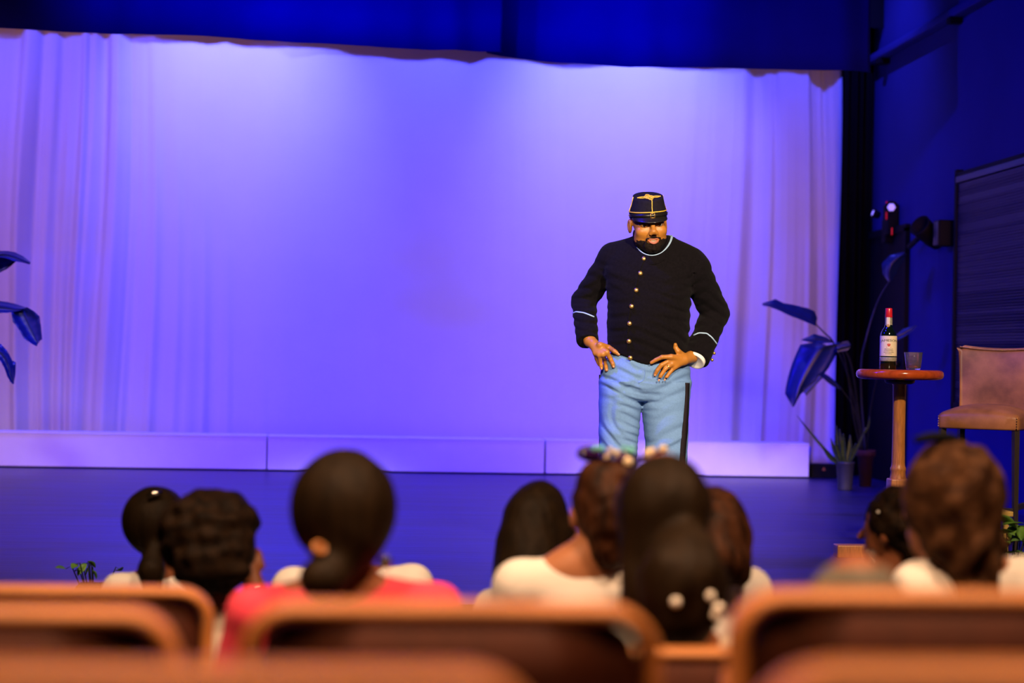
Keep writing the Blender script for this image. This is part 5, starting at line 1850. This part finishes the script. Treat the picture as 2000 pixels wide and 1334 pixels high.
# third row
p, hd, Y = audience('person with sleek black hair in a low side bun wearing a coral pink top', 3.62, (674, 1003), 1.02, ((492, 1196), (852, 1192)), .050, .12, .0, M_SKIN2, M_PINK, M_HAIRBLK,
                    [('e', (-.004, -.004, .012), (.102, .112, .114), 0), ('e', (-.05, -.10, -.112), (.044, .042, .040), .012), ('c', (.0, -.05, -.05), (-.03, -.07, -.10), .06, .04, .03)], .0015, 60, (1, 1, .3), seed=9)
MB().lathe([(.012, -.005), (.016, 0), (.012, .005), (.008, 0), (.012, -.005)], P(624, 1070, Y - .12), 18, Matrix.Rotation(.9, 3, 'X') @ Matrix.Rotation(.4, 3, 'Y')).build('hair_tie', M_OAK, p, True, 'tan hair tie above the bun')
c = P(752, 1098, Y - .01)
MB().lathe([(.010, -.004), (.014, 0), (.010, .004), (.007, 0), (.010, -.004)], c, 18, Matrix.Rotation(PI / 2, 3, 'X')).build('earring', M_SILVER, p, True, 'silver earring')

p, hd, Y = audience('person with sleek black hair in a full low ponytail tied with white beads', 3.48, (1292, 1006), 1.0, ((1220, 1310), (1450, 1310)), .050, .25, -.05, M_SKIN2, M_CREAM, M_HAIRBLK,
                    [('e', (0, -.006, .012), (.091, .108, .104), 0), ('p', (1325, 1050, -.09), (1340, 1075, -.13), .035, .036, .02), ('p', (1340, 1075, -.13), (1335, 1130, -.16), .05, .075, .02),
                     ('p', (1335, 1130, -.16), (1332, 1190, -.16), .075, .066, .03), ('p', (1332, 1190, -.16), (1335, 1225, -.14), .062, .04, .03), ('p', (1275, 1080, -.04), (1270, 1170, -.06), .06, .055, .03)], .005, 55, seed=10)
for (px, py, r) in ((1320, 1176, .009), (1388, 1164, .008), (1403, 1188, .010), (1398, 1202, .008)):
    MB().ball(P(px, py, Y - .235), r, 10).build('hair_bead', M_BEAD, p)
MB().lathe([(.034, -.010), (.040, 0), (.034, .010), (.030, 0), (.034, -.010)], P(1338, 1072, Y - .13), 18, Matrix.Rotation(.9, 3, 'X')).build('hair_tie', M_HAIRBRN, p)

p, hd, Y = audience('person with thick curly brown hair and bright white shirt at the right edge', 3.85, (1850, 990), 1.0, ((1800, 1160), (2010, 1150)), .066, .55, .0, M_SKIN3, M_SHIRT, M_HAIRBRN,
                    [('e', (.0, -.015, .025), (.098, .112, .120), 0), ('e', (.0, -.04, -.06), (.078, .08, .08), .03), ('c', (.01, -.06, -.08), (.01, -.07, -.17), .055, .045, .03)], .012, 75, seed=11)
c = P(1836, 857, Y - .03)
MB().tube([c + Vector((-.055, 0, -.004)), c + Vector((-.02, .0, .004)), c + Vector((.02, 0, .003)), c + Vector((.055, 0, -.006))], [.008, .011, .011, .007], 8).build('hair_clip', M_BLACK, p)

# low in front of them, only the crown shows
p, hd, Y = audience('small person low in the seat, only the grey crown showing at right', 2.48, (1672, 1204), .72, ((1552, 1385), (1796, 1385)), .046, 0, 0, M_SKIN2, M_DENIM, M_HAIRGRY,
                    [('e', (0, -.004, .012), (.098, .108, .098), 0)], .003, 60, seed=12)


# ------------------------------------------------------------------ theatre seats
def theatre_seat(label, px, ytop, Y, w=.49, group=None):
    c = P(px, ytop, Y)
    x, zt = c.x, c.z
    zf_ = fz(Y + .1)
    t = thing('theatre_seat', (x, Y, zf_), label, 'seat', 'theatre seats')
    V, fs = [], []
    # back panel with rounded top corners, slightly curved in plan
    def outline(inset, zlo):
        pts = []
        r = .055 - inset * .5
        hw, z1 = w / 2 - inset, zt - inset
        pts.append((-hw, zlo))
        for k in range(9):
            a = PI - PI / 2 * k / 8
            pts.append((-hw + r + r * math.cos(a), z1 - r + r * math.sin(a)))
        for k in range(9):
            a = PI / 2 - PI / 2 * k / 8
            pts.append((hw - r + r * math.cos(a), z1 - r + r * math.sin(a)))
        pts.append((hw, zlo))
        return pts
    yoff = lambda u: .035 * (1 - (2 * u / w) ** 2)     # the panel bows towards the stage side at its ends
    zlo = zf_ + .36
    # wooden rim over the top: a rounded band following the outline
    prof = [(0.0, -.030), (.006, -.036), (.016, -.034), (.020, -.020), (.020, .010), (.016, .030), (.006, .034), (0, .030)]
    o_in = outline(.022, zlo)
    n = len(o_in)
    V, fs = [], []
    for i, (u, z) in enumerate(o_in):
        pu, pz = o_in[max(0, i - 1)]
        nu_, nz_ = o_in[min(n - 1, i + 1)]
        tx, tz = nu_ - pu, nz_ - pz
        L = math.hypot(tx, tz) + 1e-9
        nx, nz = -tz / L, tx / L
        for (d, yy) in prof:
            V.append((x + u + nx * d, Y - yoff(u) * 1 + yy + (zt - z) * -.10 + .02, z + nz * d))
    m_ = len(prof)
    for i in range(n - 1):
        for k in range(m_):
            k2 = (k + 1) % m_
            fs.append((i * m_ + k, i * m_ + k2, (i + 1) * m_ + k2, (i + 1) * m_ + k))
    fs.append(tuple(range(m_))); fs.append(tuple((n - 1) * m_ + k for k in range(m_ - 1, -1, -1)))
    put('top_rail', V, fs, M_SEATWOOD, t)
    NU_, NV_ = 16, 10
    for nm, mm, yo, th in (('back_panel', M_SEATBACK, -.024, .018), ('backrest', M_SEATCUSH, .012, .05)):
        V, fs = [], []
        hw = w / 2 - .024
        for side in (0, 1):
            for j in range(NV_ + 1):
                for i in range(NU_ + 1):
                    u = hw * (i / NU_ * 2 - 1)
                    z = zlo + (zt - .026 - zlo) * j / NV_
                    r = .05
                    # round the corners
                    ex = max(0, abs(u) - (hw - r)); ez = max(0, z - (zt - .026 - r))
                    if ex > 0 and ez > 0:
                        q_ = math.hypot(ex, ez)
                        mx = max(ex, ez)
                        f_ = mx / q_
                        u = math.copysign(hw - r + ex * f_, u); z = zt - .026 - r + ez * f_
                    V.append((x + u, Y - yoff(u) + .02 + yo + (zt - z) * -.10 + (th if side else 0) * (1 - (.5 if nm == 'backrest' else 0) * (i in (0, NU_) or j in (0, NV_))), z))
        K_ = (NU_ + 1) * (NV_ + 1)
        for j in range(NV_):
            for i in range(NU_):
                a = j * (NU_ + 1) + i
                fs.append((a, a + 1, a + NU_ + 2, a + NU_ + 1))
                fs.append((K_ + a, K_ + a + NU_ + 1, K_ + a + NU_ + 2, K_ + a + 1))
        rg = [i for i in range(NU_ + 1)] + [j * (NU_ + 1) + NU_ for j in range(1, NV_ + 1)] + [NV_ * (NU_ + 1) + i for i in range(NU_ - 1, -1, -1)] + [j * (NU_ + 1) for j in range(NV_ - 1, 0, -1)]
        for a in range(len(rg)):
            p_, r_ = rg[a], rg[(a + 1) % len(rg)]
            fs.append((p_, K_ + p_, K_ + r_, r_))
        put(nm, V, fs, mm, t)
    MB().box((x, Y + .22, zf_ + .40), (w - .05, .40, .11), bev=.035).build('seat', M_SEATCUSH, t)
    for s in (-1, 1):
        MB().box((x + s * (w / 2 + .013), Y + .17, zf_ + .60), (.032, .34, .035), bev=.012).build('armrest', M_SEATWOOD, t)
        MB().box((x + s * (w / 2 + .013), Y + .17, zf_ + .295), (.026, .12, .59), bev=.006).build('leg', M_METALBLK, t)
    return t


for args in (
    ('theatre seat back with orange wooden rim in front of the afro wearer, left edge', 150, 1141, 3.33),
    ('theatre seat holding the person in the coral pink top, mostly hidden by the seat behind', 755, 1192, 3.33),
    ('lowered theatre seat rim seen in the gap below the beaded ponytail', 1360, 1262, 3.15),
    ('theatre seat of the brown curly haired person, hidden behind the big right seat', 1965, 1192, 3.33),
    ('blurred wooden rimmed theatre seat cut by the left edge, below the afro wearer', -70, 1180, 2.13),
    ('blurred theatre seat with orange wooden rim at lower centre', 884, 1172, 2.13),
    ('blurred theatre seat with bright orange wooden rim at lower right', 1822, 1150, 2.13),
    ('nearest heavily blurred theatre seat along the bottom left of the frame', 420, 1296, 1.35),
    ('nearest heavily blurred theatre seat in the bottom right corner', 2090, 1292, 1.35),
):
    theatre_seat(*args)
bpy.context.view_layer.update()
